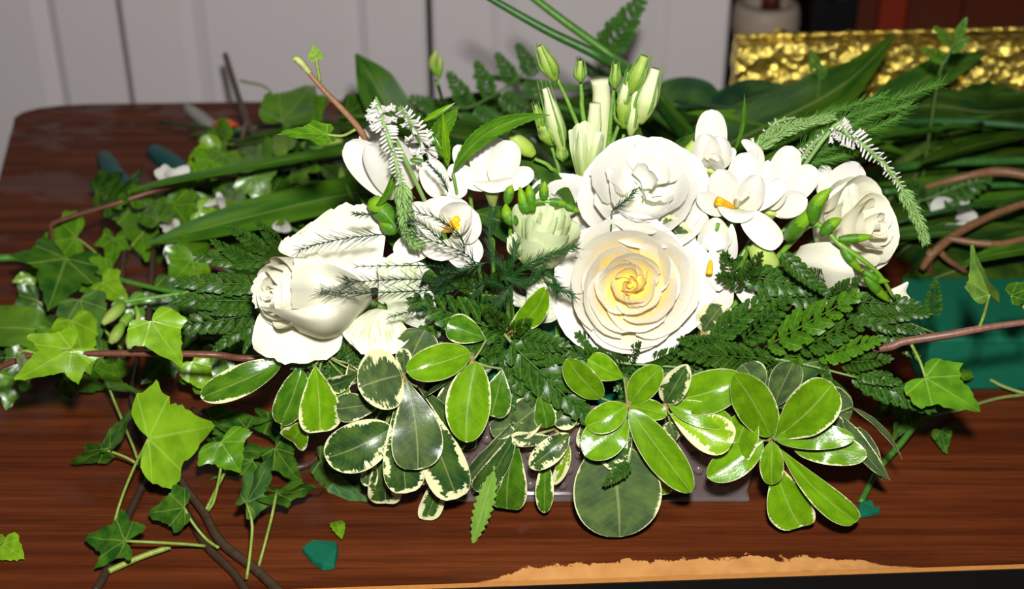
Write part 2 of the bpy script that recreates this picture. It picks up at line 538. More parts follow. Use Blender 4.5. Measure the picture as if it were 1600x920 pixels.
# ------------------------------------------------------------------ the table
TABLE_X, TABLE_Y = 0.05, 1.0
_f0, _f1 = T(-250, 943), T(2100, 863)
FSLOPE = (_f1.y - _f0.y) / (_f1.x - _f0.x)
FRONT0 = _f0.y - _f0.x * FSLOPE
def wood_material():
    k = NT('walnut_laminate')
    o = k.obj()
    s = k.n('ShaderNodeSeparateXYZ')
    k.put(s.inputs[0], o)
    x, y, z = s.outputs
    g1 = k.noise(k.vec(k.math('MULTIPLY', x, 3.0), k.math('MULTIPLY', y, 75.0), 0.0), 1.0, 6, 0.62)
    g2 = k.noise(k.vec(k.math('MULTIPLY', x, 14.0), k.math('MULTIPLY', y, 420.0), 3.0), 1.0, 4, 0.6)
    g3 = k.noise(k.vec(k.math('MULTIPLY', x, 2.0), k.math('MULTIPLY', y, 13.0), 7.0), 1.0, 3)
    c = k.mix(k.ramp(g1, 0.28, 0.72), srgb(64, 27, 10), srgb(112, 56, 27))
    c = k.mix(k.math('MULTIPLY', k.ramp(g2, 0.45, 0.75), 0.55), c, srgb(40, 16, 6))
    c = k.mix(k.math('MULTIPLY', k.ramp(g3, 0.35, 0.75), 0.5), c, srgb(74, 26, 9))
    # scratches
    sc_ = k.noise(k.vec(k.math('MULTIPLY', k.math('ADD', x, k.math('MULTIPLY', y, -0.35)), 160.0), k.math('MULTIPLY', y, 5.0), 11.0), 1.0, 2)
    c = k.mix(k.math('MULTIPLY', k.ramp(sc_, 0.76, 0.82), 0.35), c, srgb(170, 110, 75))
    # chipped veneer along the front edge and at the worn back corner
    ed = k.math('SUBTRACT', k.math('ADD', y, TABLE_Y - FRONT0), k.math('MULTIPLY', k.math('ADD', x, TABLE_X), FSLOPE))
    nz = k.noise(k.vec(k.math('MULTIPLY', x, 38.0), k.math('MULTIPLY', y, 45.0), 1.0), 1.0, 6, 0.72)
    span = k.math('MULTIPLY', k.ramp(x, -0.075, -0.03), k.ramp(x, 0.205, 0.12))
    chip = k.ramp(k.math('SUBTRACT', k.math('MULTIPLY', span, k.math('ADD', -0.006, k.math('MULTIPLY', nz, 0.040))), ed), 0.0, 0.0012)
    chip = k.math('MULTIPLY', chip, k.math('GREATER_THAN', span, 0.02))
    tan = k.mix(k.noise(o, 90, 4), srgb(178, 118, 62), srgb(214, 158, 96))
    c = k.mix(chip, c, tan)
    dx = k.math('ADD', x, 0.548 + TABLE_X)
    dy = k.math('SUBTRACT', y, 1.388 - TABLE_Y)
    cr = k.math('SUBTRACT', k.math('MULTIPLY', dy, 0.9), k.math('MULTIPLY', dx, 0.55))
    c = k.mix(k.ramp(k.math('ADD', cr, k.math('MULTIPLY', nz, 0.03)), -0.012, -0.006), c, tan)
    # damp, shinier spots
    wet = k.noise(k.vec(k.math('MULTIPLY', x, 9.0), k.math('MULTIPLY', y, 14.0), 5.0), 1.0, 5, 0.6)
    wf = k.ramp(wet, 0.50, 0.60)
    c = k.mix(k.math('MULTIPLY', wf, 0.25), c, srgb(60, 22, 10))
    rough = k.math('SUBTRACT', 0.46, k.math('MULTIPLY', wf, 0.24))
    return k.bsdf(c, rough, k.math('ADD', 0.06, k.math('MULTIPLY', wf, 0.16)), normal=k.bump(k.math('ADD', g2, k.math('MULTIPLY', wet, 1.0)), 0.15, 0.001))
M_WOOD = wood_material()
M_TAN = plain('raw_chipboard', srgb(196, 132, 66), 0.7, 0.2, 0.2, 300)
M_BLACK = plain('black_edging', srgb(14, 13, 12), 0.5, 0.4, 0.3, 40)

fl = [T(-250, 943), T(2100, 863)]
bl, br = T(28, 166), T(2300, 139)
lslope = T(0, 276)
fl_line = (fl[1] - fl[0])
def front(x): return fl[0].y + (x - fl[0].x) * fl_line.y / fl_line.x
fx = bl.x + (lslope.x - bl.x) / (lslope.y - bl.y) * (0.63 - bl.y)
outline = [(fx, front(fx)), (0.75, front(0.75)), (0.75, br.y), (bl.x + 0.075, bl.y + 0.006)]
# rounded back corner
c0 = Vector((bl.x + 0.075, bl.y + 0.006)); c1 = Vector((bl.x - 0.012, bl.y)); c2 = Vector((bl.x + (lslope.x - bl.x) * 0.28, bl.y + (lslope.y - bl.y) * 0.28))
for s in (0.2, 0.4, 0.6, 0.8, 1.0):
    q = c0 * (1 - s) ** 2 + c1 * 2 * s * (1 - s) + c2 * s * s
    outline.append((q.x, q.y))
def slab(z0, z1, grow=0.0):
    cx = sum(p[0] for p in outline) / len(outline); cy = sum(p[1] for p in outline) / len(outline)
    pts = [(x + math.copysign(grow, x - cx), y + math.copysign(grow, y - cy)) for x, y in outline]
    n = len(pts)
    v = [(x, y, z0) for x, y in pts] + [(x, y, z1) for x, y in pts]
    f = [tuple(range(n))[::-1], tuple(range(n, 2 * n))] + [(j, (j + 1) % n, n + (j + 1) % n, n + j) for j in range(n)]
    return np.array(v), f, None
table = thing('work_table', 'dark walnut laminate work table with chipped front edge under the flowers', 'table', (0.05, 1.0, 0))
add('tabletop', slab(TZ - 0.0006, TZ), M_WOOD, table, flat=True)
add('veneer_edge', slab(TZ - 0.004, TZ - 0.0007), M_TAN, table, flat=True)
add('edge_band', slab(TZ - 0.045, TZ - 0.0041, 0.0008), M_BLACK, table, flat=True)
for lx, ly in ((-0.36, 0.72), (0.66, 0.74), (-0.44, 1.3), (0.66, 1.32)):
    add('leg', box(lx - 0.02, lx + 0.02, ly - 0.02, ly + 0.02, 0, TZ - 0.046), M_BLACK, table, flat=True)

# ------------------------------------------------------------------ dark room seen past the doors
M_RED = plain('red_brown_wood', srgb(150, 44, 14), 0.5, 0.4, 0.25, 12)
M_BROWN = plain('brown_wood', srgb(96, 40, 18), 0.5, 0.4, 0.3, 10)
M_BLK = plain('black_plastic', srgb(12, 12, 13), 0.5, 0.3, 0.2, 30)
M_BEIGE = plain('beige_ceramic', srgb(196, 176, 156), 0.45, 0.4, 0.12, 20)

BY = 1.95
def bx(px): return P(px, 30, BY).x
def lathe(cx, cy, prof, seg=28):
    a = np.linspace(0, 2 * math.pi, seg, endpoint=False)
    v = np.array([(cx + r * math.cos(q), cy + r * math.sin(q), z) for r, z in prof for q in a])
    f = grid_faces(len(prof), seg, True)
    f.append(tuple(range(seg))[::-1]); f.append(tuple((len(prof) - 1) * seg + j for j in range(seg)))
    return v, f, None
zs = P(1200, 70, BY).z
shelf = thing('shelf_unit', 'dark wooden shelf unit in the gloom behind the gold foil box', 'shelf', (0.9, BY, 0))
add('shelf_board', box(bx(1142), bx(1142) + 0.95, BY - 0.12, BY + 0.2, zs - 0.03, zs), M_BLK, shelf, flat=True)
for lx in (bx(1142) + 0.01, bx(1142) + 0.94):
    add('side_board', box(lx - 0.012, lx + 0.012, BY - 0.1, BY + 0.2, 0, zs - 0.0305), M_BLK, shelf, flat=True)
pot = thing('stoneware_pot', 'out-of-focus beige round pot on the dark shelf beside the white door', 'pot', ((bx(1150) + bx(1250)) / 2, BY, zs))
pr = (bx(1250) - bx(1142)) / 2
cxp = (bx(1250) + bx(1142)) / 2
add('body', lathe(cxp, BY, [(pr * .72, zs), (pr * .8, zs + .01), (pr * .97, zs + .022), (pr, zs + .034), (pr * .97, zs + .05), (pr * .9, zs + .062), (pr * .7, zs + .064), (pr * .66, zs + .05)]), M_BEIGE, pot)
add('plant_stub', lathe(cxp + 0.006, BY, [(pr * .3, zs + .055), (pr * .26, zs + .075), (pr * .1, zs + .085)], 10), M_BROWN, pot)
bxs = thing('loudspeaker', 'black boxy loudspeaker standing on the shelf right of the beige pot', 'speaker', (bx(1290), BY, zs))
o = add('cabinet', box(bx(1258), bx(1326), BY - 0.05, BY + 0.12, zs, zs + 0.30), M_BLK, bxs, flat=True); bevel(o, 0.004)
add('driver_ring', tube([((bx(1292)) + 0.018 * math.cos(a), BY - 0.052, zs + 0.1 + 0.018 * math.sin(a)) for a in np.linspace(0, 6.28, 16)], [0.003, 0.003], 40), M_BLK, bxs)
bk = thing('wooden_screen', 'red-brown wooden panel screen in shade behind the gold foil box', 'screen', (bx(1460), BY + 0.1, zs))
for i, (a, b, m) in enumerate(((1330, 1386, M_BROWN), (1388, 1432, M_RED), (1434, 1520, M_BROWN), (1522, 1640, M_BROWN), (1642, 1760, M_BROWN))):
    o = add('board', box(bx(a), bx(b), BY + 0.05, BY + 0.075, zs, zs + 0.4), m, bk, flat=True); bevel(o, 0.003)

# ------------------------------------------------------------------ gold foil box
def foil_material():
    k = NT('gold_foil')
    o = k.obj()
    v = k.n('ShaderNodeTexVoronoi', feature='F1')
    k.put(v.inputs['Vector'], o); v.inputs['Scale'].default_value = 95
    n = k.noise(o, 130, 4, 0.6)
    h = k.math('ADD', v.outputs['Distance'], k.math('MULTIPLY', n, 0.6))
    c = k.mix(n, (0.90, 0.62, 0.06, 1), (1.0, 0.82, 0.22, 1))
    return k.bsdf(c, 0.24, 0.5, 0.85, normal=k.bump(h, 0.9, 0.0065))
M_FOIL = foil_material()
GY = 1.29
gl, gr_ = P(1153, 80, GY).x, P(1640, 80, GY).x
gz0, gz1 = TZ + 0.001, P(1300, 74, GY).z
gd = 0.035
def crumple(nx, ny, nz):
    # a box of foil whose faces are pushed in and out
    vs, fs = [], []
    def face(o_, u, v, a, b):
        st = len(vs)
        for i in range(a + 1):
            for j in range(b + 1):
                vs.append(np.array(o_) + np.array(u) * (i / a) + np.array(v) * (j / b))
        for i in range(a):
            for j in range(b):
                q = st + i * (b + 1) + j
                fs.append((q, q + b + 1, q + b + 2, q + 1))
    X, Y, Z = gr_ - gl, gd, gz1 - gz0
    face((gl, GY, gz0), (X, 0, 0), (0, 0, Z), nx, nz)
    face((gl, GY, gz1), (X, 0, 0), (0, Y, 0), nx, ny)
    face((gl, GY + Y, gz0), (0, -Y, 0), (0, 0, Z), ny, nz)
    face((gr_, GY, gz0), (0, Y, 0), (0, 0, Z), ny, nz)
    face((gr_, GY + Y, gz0), (-X, 0, 0), (0, 0, Z), nx, nz)
    v = np.array(vs)
    d = lambda s, p: np.sin(v[:, 0] * s + p + 3 * np.sin(v[:, 2] * s * .7 + p)) * np.cos(v[:, 2] * s * 1.3 + p * 2 + 2 * np.sin(v[:, 0] * s * .6))
    w = 0.0036 * d(80, .3) + 0.0022 * d(170, 1.7) + 0.0012 * d(380, 4.)
    v[:, 1] += w
    v[:, 2] += np.where(v[:, 2] > gz0 + .004, 0.8 * w + 0.02 * (v[:, 0] - gl) * (v[:, 2] - gz0) / (gz1 - gz0), 0)
    v[:, 0] += 0.5 * w
    return v, fs, None
gbox = thing('foil_planter_box', 'long box wrapped in crumpled shiny gold foil at the back of the table', 'box', ((gl + gr_) / 2, GY, TZ))
add('foil_wrap', crumple(110, 8, 34), M_FOIL, gbox)
add('rim', tube([(gl, GY + gd / 2, gz1 + .0045), ((gl + gr_) / 2, GY + gd / 2, gz1 + .009), (gr_, GY + gd / 2, gz1 + .0135)], [.002, .002], 30), M_FOIL, gbox)

# ------------------------------------------------------------------ container with its foam
def plastic():
    k = NT('clear_grey_plastic')
    n = k.noise(k.obj(), 25, 3)
    c = k.mix(n, srgb(88, 74, 70), srgb(128, 114, 112))
    return k.bsdf(c, 0.10, 0.8, 0.0, **{'Transmission Weight': 0.25})
M_PLASTIC = plastic()
cy0, cy1 = 0.722, 0.83
cl, cr_ = T(684, 788).x, T(1166, 786).x
ch = 0.075
dish = thing('flower_tray', 'clear grey plastic tray with bumpy sides holding the white flower arrangement', 'tray', ((cl + cr_) / 2, 0.77, TZ))
fl_ = 0.010     # flare towards the top
th = 0.003
def ring(x0, x1, y0, y1, z): return [(x0, y0, z), (x1, y0, z), (x1, y1, z), (x0, y1, z)]
v = ring(cl, cr_, cy0, cy1, TZ + .001) + ring(cl - fl_, cr_ + fl_, cy0 - .004, cy1 + .004, TZ + ch) \
    + ring(cl - fl_ + th, cr_ + fl_ - th, cy0 - .004 + th, cy1 + .004 - th, TZ + ch) + ring(cl + th, cr_ - th, cy0 + th, cy1 - th, TZ + .004)
f = [(0, 3, 2, 1)] + [(a * 4 + j, a * 4 + (j + 1) % 4, a * 4 + 4 + (j + 1) % 4, a * 4 + 4 + j) for a in range(3) for j in range(4)] + [(12, 13, 14, 15)]
bevel(add('tray_wall', (np.array(v), f, None), M_PLASTIC, dish, flat=True), 0.0012)
bevel(add('base_flange', box(cl - .002, cr_ + .002, cy0 - .004, cy1 + .004, TZ + .0005, TZ + .0042), M_PLASTIC, dish, flat=True), 0.0012)
# bumps, one shared half-round mesh
a = np.linspace(0, 2 * math.pi, 10, endpoint=False)
bv, bf = [], []
for th_ in (0, 0.5, 1.0):
    for q in a: bv.append((math.cos(th_ * 1.3) * math.cos(q), math.cos(th_ * 1.3) * math.sin(q), math.sin(th_ * 1.3)))
bf = grid_faces(3, 10, True) + [tuple(20 + j for j in range(10))]
bump_me = mesh_of('bump', (np.array(bv), bf, None)); bump_me.materials.append(M_PLASTIC)
for r_ in range(5):
    for c_ in range(18):
        z = .012 + r_ * .0125
        x = cl + .006 + (cr_ - cl - .012) * (c_ + (.5 if r_ % 2 else 0.15)) / 18
        yb = cy0 - .004 * z / ch
        inst('bump', bump_me, Matrix.Translation((x, yb, TZ + z)) @ Matrix.Rotation(math.pi / 2, 4, 'X') @ Matrix.Scale(.0034, 4) @ Matrix.Diagonal((1, 1, .6, 1)), dish)
M_FOAM = plain('florist_foam', srgb(10, 92, 66), 0.75, 0.2, 0.12, 120, bump=0.15)
fo = add('floral_foam', box(cl + .012, cr_ - .012, cy0 + .032, cy1 - .008, TZ + .005, TZ + .088), M_FOAM, None, flat=True)
tag(bevel(fo, .004), 'wet green foam block inside the plastic tray under the flowers', 'foam block')

def foam_at(x, y=0.775, z=0.085):
    return Vector((min(max(x, cl + .03), cr_ - .03), min(max(y, .745), .805), TZ + z))

# the loose foam brick at the right
q = T(1440, 612)
bz = P(1500, 528, q.y).z
br_ = add('foam_brick', box(q.x, q.x + .24, q.y, q.y + .088, TZ + .0005, bz), M_FOAM, None, flat=True)
tag(bevel(br_, .003), 'loose dark green florist foam brick lying right of the arrangement', 'foam block')

# foam offcuts and a torn leaf on the table
def offcut(pts, h, label):
    b = [T(x, y, .0006) for x, y in pts]
    c = sum(b, Vector()) / len(b)
    n = len(b)
    v = [tuple(p) for p in b] + [tuple(c + (p - c) * .93 + Vector((0, 0, h * (0.6 + 0.5 * (i % 2))))) for i, p in enumerate(b)]
    f = [tuple(range(n))[::-1], tuple(range(n, 2 * n))] + [(j, (j + 1) % n, n + (j + 1) % n, n + j) for j in range(n)]
    tag(bevel(add('foam_offcut', (np.array(v), f, None), M_FOAM, None, flat=True), .0008), label, 'foam scrap', 'scraps of green florist foam on the table')
offcut([(470, 860), (488, 852), (528, 850), (529, 866), (524, 889), (505, 893), (488, 882)], .005, 'small wedge of green foam near the front edge, left of the tray')
offcut([(1336, 812), (1342, 791), (1352, 785), (1362, 788), (1366, 797), (1374, 798), (1375, 803), (1360, 808)], .004, 'small green foam scrap touching a leaf tip, right of the tray')

# ------------------------------------------------------------------ tools at the back left
M_STEEL = plain('blade_steel', srgb(170, 166, 160), 0.35, 0.5, 0.1, 30, metal=0.5)
M_ORANGE = plain('orange_plastic', srgb(240, 86, 14), 0.4, 0.5, 0.1, 30)
M_TEAL = plain('teal_rubber', srgb(10, 78, 76), 0.5, 0.4, 0.12, 40)
k0, k1, k2 = T(289, 163, .012), T(338, 203, .012), T(385, 232, .01)
knife = thing('florist_knife', 'grey steel knife blade with an orange collar pointing to the back edge', 'knife', k0)
ax = (k1 - k0).normalized(); sd = Vector((0, 0, 1)).cross(ax)
v, f = [], []
for i, (s, w) in enumerate(((0, .0015), (.12, .006), (.35, .0085), (.7, .009), (1, .009))):
    c = k0.lerp(k1, s)
    for e, h in ((-1, 0), (0, .002), (1, 0), (0, -.002)): v.append(tuple(c + sd * w * e + Vector((0, 0, h))))
f = grid_faces(5, 4, True) + [(3, 2, 1, 0), (16, 17, 18, 19)]
add('blade', (np.array(v), f, None), M_STEEL, knife)
add('collar', tube([k1, T(352, 200, .012), T(366, 206, .012)], [.008, .010, .008], 8, 10), M_ORANGE, knife)
add('handle', tube([T(364, 205, .012), k2, T(430, 262, .009)], [.007, .009, .007], 10, 10), M_BLK, knife)
pl = thing('pruning_shears', 'teal-handled pruning shears half hidden under ivy at the back left', 'shears', T(230, 300, 0))
add('handle', tube([T(163, 246, .010), T(172, 262, .012), T(188, 284, .012), T(235, 318, .010)], [.0075, .0095, .0095, .006], 14, 10), M_TEAL, pl)
add('handle', tube([T(240, 236, .013), T(258, 249, .013), T(282, 268, .012), T(290, 315, .010)], [.0075, .0095, .0095, .006], 14, 10), M_TEAL, pl)
add('jaw', tube([T(235, 318, .008), T(290, 318, .008), T(330, 335, .006)], [.004, .007, .002], 12, 8, 0.5), M_STEEL, pl)

# ================================================================== flowers
def axes(axis):
    a = Vector(axis).normalized()
    u = a.cross(Vector((0.02, 0.1, 1))).normalized()
    return np.array(a), np.array(u), np.array(u.cross(a) * -1)

def cup_petal(c, axis, th0, half, r0, r1, h, reflex=0.0, skew=0.05, ruff=0.0, wavek=5, belly=0.8, tipdrop=0.25, nu=12, nv=13, ph=0.0, basew=0.35, notch=0.0, z0=0.0):
    """one petal wrapped round the flower's axis: base radius r0, rim radius r1, height h"""
    a, u, w = axes(axis)
    t = np.linspace(0, 1, nu)[:, None]
    s = np.linspace(-1, 1, nv)[None, :]
    wid = basew + (1 - basew) * np.sin(np.clip(t * 1.9, 0, math.pi / 2))
    th = th0 + s * half * wid
    tt = t * (1 - tipdrop * np.abs(s) ** 3 - notch * np.exp(-(s / .18) ** 2))
    r = r0 + (r1 - r0) * np.sin(tt * math.pi / 2) ** belly
    z = z0 + (h - z0) * (1 - np.cos(tt * math.pi / 2)) ** 0.75
    k = np.clip((tt - 0.62) / 0.38, 0, 1)
    r = r + reflex * r1 * k ** 2
    z = z - reflex * h * 0.55 * k ** 2.2
    r = r * (1 + skew * s)
    rr = ruff * t ** 3 * (np.sin(s * wavek + ph) + 0.5 * np.sin(s * wavek * 2.3 + ph * 2.1))
    r = r + rr
    z = z + rr * 0.7 * np.cos(s * 3 + ph)
    p = np.array(c) + (np.cos(th) * r)[..., None] * u + (np.sin(th) * r)[..., None] * w + z[..., None] * a
    uv = np.stack([np.broadcast_to(t, (nu, nv)).ravel(), np.broadcast_to(s, (nu, nv)).ravel()], 1)
    return p.reshape(-1, 3), grid_faces(nu, nv), uv

def stem_to_foam(root, start, color=(0.10, 0.22, 0.03, 1), r=0.0022, via=None, name='stem'):
    e = foam_at(start.x, start.y + .02)
    mid = via or (start + e) / 2 + Vector((0, .006, -.004))
    add(name, tube([start, mid, e], [r, r, r], 14), M_STEM, root, color)

def rose_layers(root, c, axis, R, layers, mat, name='petal'):
    for L in layers:
        n = L['n']
        for i in range(n):
            ph = random.random() * 6
            th = L.get('off', 0) + 2 * math.pi * i / n + random.uniform(-.12, .12)
            jit = 1 + random.uniform(-.05, .05)
            ja = Vector(axis).normalized() + Vector((random.uniform(-1, 1), random.uniform(-1, 1), random.uniform(-1, 1))) * L.get('jit', .07)
            md = cup_petal(c, ja, th, L['half'], R * L.get('r0', .05), R * L['r'] * jit, R * L['h'] * (1 + random.uniform(-.04, .04)),
                           L.get('reflex', 0), L.get('skew', .08), R * L.get('ruff', .012), L.get('wk', 5), L.get('belly', .8), L.get('drop', .25), ph=ph, notch=L.get('notch', 0), z0=R * L.get('z0', 0))
            add(name, md, mat, root, L['col'])

# --- the big open rose
cA = P(988, 446, .752)
axA = (CAM - cA).normalized() + Vector((.03, 0, -.02))
R = 115 * mpp(cA)
YEL = (0.93, 0.70, 0.15, 1)
roseA = thing('white_rose', 'fully open white rose with pale yellow heart facing out at the centre', 'rose', foam_at(cA.x), 'white roses in the arrangement')
bA = cA + axA.normalized() * (-.50 * R)
rose_layers(roseA, bA, axA, R, [
    dict(n=5, off=.55, half=.90, r=.84, h=.60, reflex=.24, ruff=.012, col=(.90, .87, .74, 1), belly=.7, drop=.14, jit=.16),
    dict(n=5, off=1.2, half=.85, r=.80, h=.74, reflex=.13, ruff=.012, col=(.90, .84, .60, 1), belly=.75, drop=.16, jit=.14),
    dict(n=4, off=.2, half=1.0, r=.70, h=.82, reflex=.10, ruff=.010, col=(.90, .78, .42, 1), belly=.8, drop=.2, z0=.1, jit=.12),
    dict(n=4, off=.9, half=.95, r=.58, h=.84, reflex=.08, ruff=.010, col=YEL, belly=.85, z0=.25, jit=.09),
    dict(n=4, off=.1, half=.98, r=.50, h=.83, reflex=.08, ruff=.010, col=YEL, belly=.9, skew=.12, z0=.35, jit=.1),
    dict(n=4, off=.6, half=.98, r=.42, h=.82, reflex=.06, ruff=.010, col=YEL, belly=.95, skew=.14, z0=.42, jit=.12),
    dict(n=4, off=1.1, half=.95, r=.33, h=.81, reflex=.05, ruff=.010, col=YEL, skew=.16, z0=.48, jit=.14),
    dict(n=3, off=.2, half=1.1, r=.25, h=.80, ruff=.010, col=YEL, skew=.2, z0=.52, jit=.16),
    dict(n=3, off=.8, half=1.1, r=.17, h=.80, ruff=.009, col=YEL, skew=.22, z0=.56, jit=.18),
    dict(n=2, off=.3, half=1.5, r=.10, h=.79, ruff=.01, col=YEL, skew=.25, z0=.6, jit=.1),
    dict(n=1, off=.3, half=2.6, r=.045, h=.78, ruff=.005, col=YEL, skew=.25, z0=.6, jit=.1)], M_ROSE)
stem_to_foam(roseA, bA + axA.normalized() * .004)

# --- the half-open rose on the left: hand-laid outer petals round a tight heart
roseB = thing('white_rose', 'half-open cream white rose turned left, at the left end of the flowers', 'rose', foam_at(-.1), 'white roses in the arrangement')
CR = (.88, .85, .66, 1)
def pt(root, rows, mat=M_CREAM, col=CR, ruffle=.0012, ph=0.0, name='petal'):
    return add(name, patch(PP(rows), ruffle=ruffle, ph=ph), mat, root, col)
pt(roseB, [[(505, 448, .755), (545, 455, .758), (592, 448, .765)], [(468, 402, .762), (530, 396, .77), (599, 395, .775)],
           [(458, 372, .768), (528, 352, .778), (601, 356, .782)], [(478, 352, .772), (532, 320, .782), (580, 322, .786)]], ruffle=.002)
pt(roseB, [[(500, 425, .748), (515, 415, .75)], [(462, 405, .75), (488, 385, .753)], [(436, 392, .752), (470, 366, .756)], [(440, 374, .754), (484, 358, .758)]], ruffle=.002, ph=2)
pt(roseB, [[(450, 440, .735), (452, 455, .735), (455, 470, .735)], [(420, 425, .73), (410, 450, .728), (415, 478, .728)],
           [(403, 428, .728), (393, 450, .726), (398, 482, .726)]], ph=1)
pt(roseB, [[(425, 480, .738), (480, 490, .735), (545, 492, .742)], [(404, 492, .728), (470, 522, .722), (536, 525, .73)],
           [(394, 527, .718), (460, 550, .712), (530, 546, .722)], [(397, 548, .714), (450, 568, .707), (512, 561, .716)]], ruffle=.0016, ph=3)
# the body of the bloom
cB = P(506, 450, .738)
axB = Vector((-.72, -.58, .22))
RB = 76 * mpp(cB)
rose_layers(roseB, cB, axB, RB, [
    dict(n=3, off=.2, half=1.3, r=.74, h=1.15, belly=.55, reflex=.05, ruff=.012, col=CR, drop=.22, r0=.2),
    dict(n=3, off=1.2, half=1.2, r=.60, h=1.27, belly=.6, ruff=.012, col=CR, drop=.2, r0=.2),
    dict(n=3, off=.5, half=1.15, r=.48, h=1.34, belly=.7, ruff=.012, col=(.90, .82, .54, 1), r0=.15),
    dict(n=3, off=1.4, half=1.15, r=.36, h=1.36, belly=.7, ruff=.014, col=(.90, .80, .50, 1), r0=.15),
    dict(n=3, off=.9, half=1.15, r=.25, h=1.37, belly=.8, ruff=.014, col=(.90, .80, .50, 1), r0=.1),
    dict(n=3, off=.1, half=1.2, r=.14, h=1.36, ruff=.012, col=(.90, .80, .50, 1), r0=.05),
    dict(n=2, off=.1, half=1.6, r=.06, h=1.35, ruff=.008, col=(.90, .80, .50, 1), r0=.02)], M_CREAM)
# the two broad petals that wrap the front of it
pt(roseB, [[(578, 448, .75), (580, 470, .748), (560, 498, .745)], [(545, 425, .722), (556, 455, .708), (545, 492, .708)],
           [(500, 408, .705), (505, 442, .690), (500, 484, .694)], [(460, 403, .708), (455, 440, .700), (456, 482, .702)]], ruffle=.0006)
pt(roseB, [[(560, 498, .745), (540, 520, .735), (505, 531, .728), (470, 520, .722)], [(556, 488, .72), (532, 512, .702), (500, 522, .697), (455, 506, .706)],
           [(548, 478, .708), (524, 494, .688), (488, 502, .686), (435, 493, .70)], [(538, 470, .704), (505, 474, .688), (455, 484, .69), (404, 478, .704)]], ruffle=.0006, ph=2)
stem_to_foam(roseB, P(575, 470, .755))

# --- the rose on the right, turned away to the right
roseC = thing('white_rose', 'cream white rose turned right with green freesia buds lying across it', 'rose', foam_at(.15), 'white roses in the arrangement')
axC = Vector((.60, -.62, .50)).normalized()
hC = P(1362, 352, .790)
RC = 88 * mpp(hC)
cC = hC - axC * RC * 1.0
rose_layers(roseC, cC, axC, RC, [
    dict(n=4, off=.9, half=1.05, r=.84, h=.84, reflex=.18, ruff=.014, col=CR, belly=.55, r0=.12, drop=.15, jit=.10),
    dict(n=3, off=.2, half=1.25, r=.74, h=1.0, reflex=.14, ruff=.014, col=CR, belly=.6, r0=.12, drop=.18, jit=.12, skew=.12),
    dict(n=3, off=1.0, half=1.15, r=.58, h=1.12, reflex=.10, ruff=.014, col=(.90, .84, .60, 1), belly=.75, r0=.1, z0=.35, jit=.16, skew=.14),
    dict(n=2, off=.5, half=1.5, r=.42, h=1.18, reflex=.06, ruff=.014, col=(.90, .82, .55, 1), belly=.9, z0=.55, jit=.18, skew=.2),
    dict(n=2, off=1.9, half=1.5, r=.26, h=1.2, ruff=.014, col=(.90, .80, .52, 1), z0=.7, jit=.18, skew=.22),
    dict(n=2, off=.1, half=1.5, r=.13, h=1.2, ruff=.012, col=(.90, .80, .52, 1), z0=.8, jit=.15, skew=.25)], M_CREAM)
pt(roseC, [[(1262, 400, .79), (1258, 425, .786), (1275, 445, .786)], [(1250, 385, .778), (1238, 412, .772), (1262, 448, .772)],
           [(1290, 378, .76), (1288, 415, .748), (1300, 455, .752)], [(1325, 385, .752), (1332, 420, .742), (1345, 462, .748)]], ruffle=.0006)
pt(roseC, [[(1275, 440, .786), (1300, 452, .785), (1330, 455, .785)], [(1300, 452, .766), (1340, 460, .76), (1385, 455, .762)],
           [(1330, 460, .758), (1375, 466, .754), (1418, 440, .76)], [(1400, 480, .756), (1425, 474, .756), (1415, 455, .76)]], ruffle=.0015, ph=1)
pt(roseC, [[(1280, 370, .80), (1300, 360, .803), (1330, 355, .806)], [(1290, 330, .803), (1320, 325, .806), (1345, 330, .81)], [(1298, 295, .808), (1318, 280, .811), (1340, 290, .813)]], M_LISI, (.7, .74, .5, 1), ruffle=.001)
stem_to_foam(roseC, cC)

# --- lisianthus blooms
def lisi(px, py, y, rpx, axis, label, layers, stem=True, mat=M_LISI):
    c = P(px, py, y)
    R = rpx * mpp(c)
    o = thing('lisianthus_bloom', label, 'flower', foam_at(c.x), 'white lisianthus flowers')
    rose_layers(o, c, axis, R, layers, mat)
    if stem: stem_to_foam(o, c, (0.16, 0.30, 0.05, 1))
    return o
PW = (.86, .88, .66, 1)
full = [dict(n=4, off=.2, half=1.0, r=.86, h=.50, reflex=.18, ruff=.022, wk=6, col=PW, belly=.7, drop=.14, jit=.14),
        dict(n=4, off=.9, half=.98, r=.78, h=.66, reflex=.14, ruff=.022, wk=6, col=PW, belly=.75, drop=.15, jit=.16, z0=.1),
        dict(n=3, off=.4, half=1.1, r=.62, h=.80, reflex=.12, ruff=.022, wk=5, col=PW, belly=.8, drop=.16, jit=.2, z0=.25),
        dict(n=3, off=.1, half=1.0, r=.46, h=.84, reflex=.1, ruff=.03, wk=6, col=PW, drop=.18, jit=.22, z0=.4),
        dict(n=2, off=1.1, half=1.2, r=.28, h=.86, ruff=.03, wk=6, col=PW, drop=.2, jit=.25, z0=.5)]
lD = lisi(1006, 316, .80, 97, Vector((-.05, -.62, .78)), 'large ruffled white lisianthus bloom just above the big open rose', full, mat=M_PETAL)
lisi(880, 338, .815, 62, Vector((-.15, -.55, .83)), 'smaller white lisianthus bloom behind green freesia buds, left of the large one', full, mat=M_PETAL)
GW = (.46, .60, .14, 1)
cup_ = [dict(n=3, off=.3, half=1.2, r=.62, h=1.25, belly=.55, reflex=.12, ruff=.04, wk=6, col=GW, r0=.15),
        dict(n=3, off=1.3, half=1.2, r=.52, h=1.45, belly=.6, reflex=.06, ruff=.04, wk=6, col=GW, r0=.12),
        dict(n=3, off=.7, half=1.2, r=.38, h=1.5, belly=.7, ruff=.04, wk=6, col=GW, r0=.1),
        dict(n=3, off=.2, half=1.2, r=.2, h=1.5, ruff=.03, wk=6, col=GW, r0=.05)]
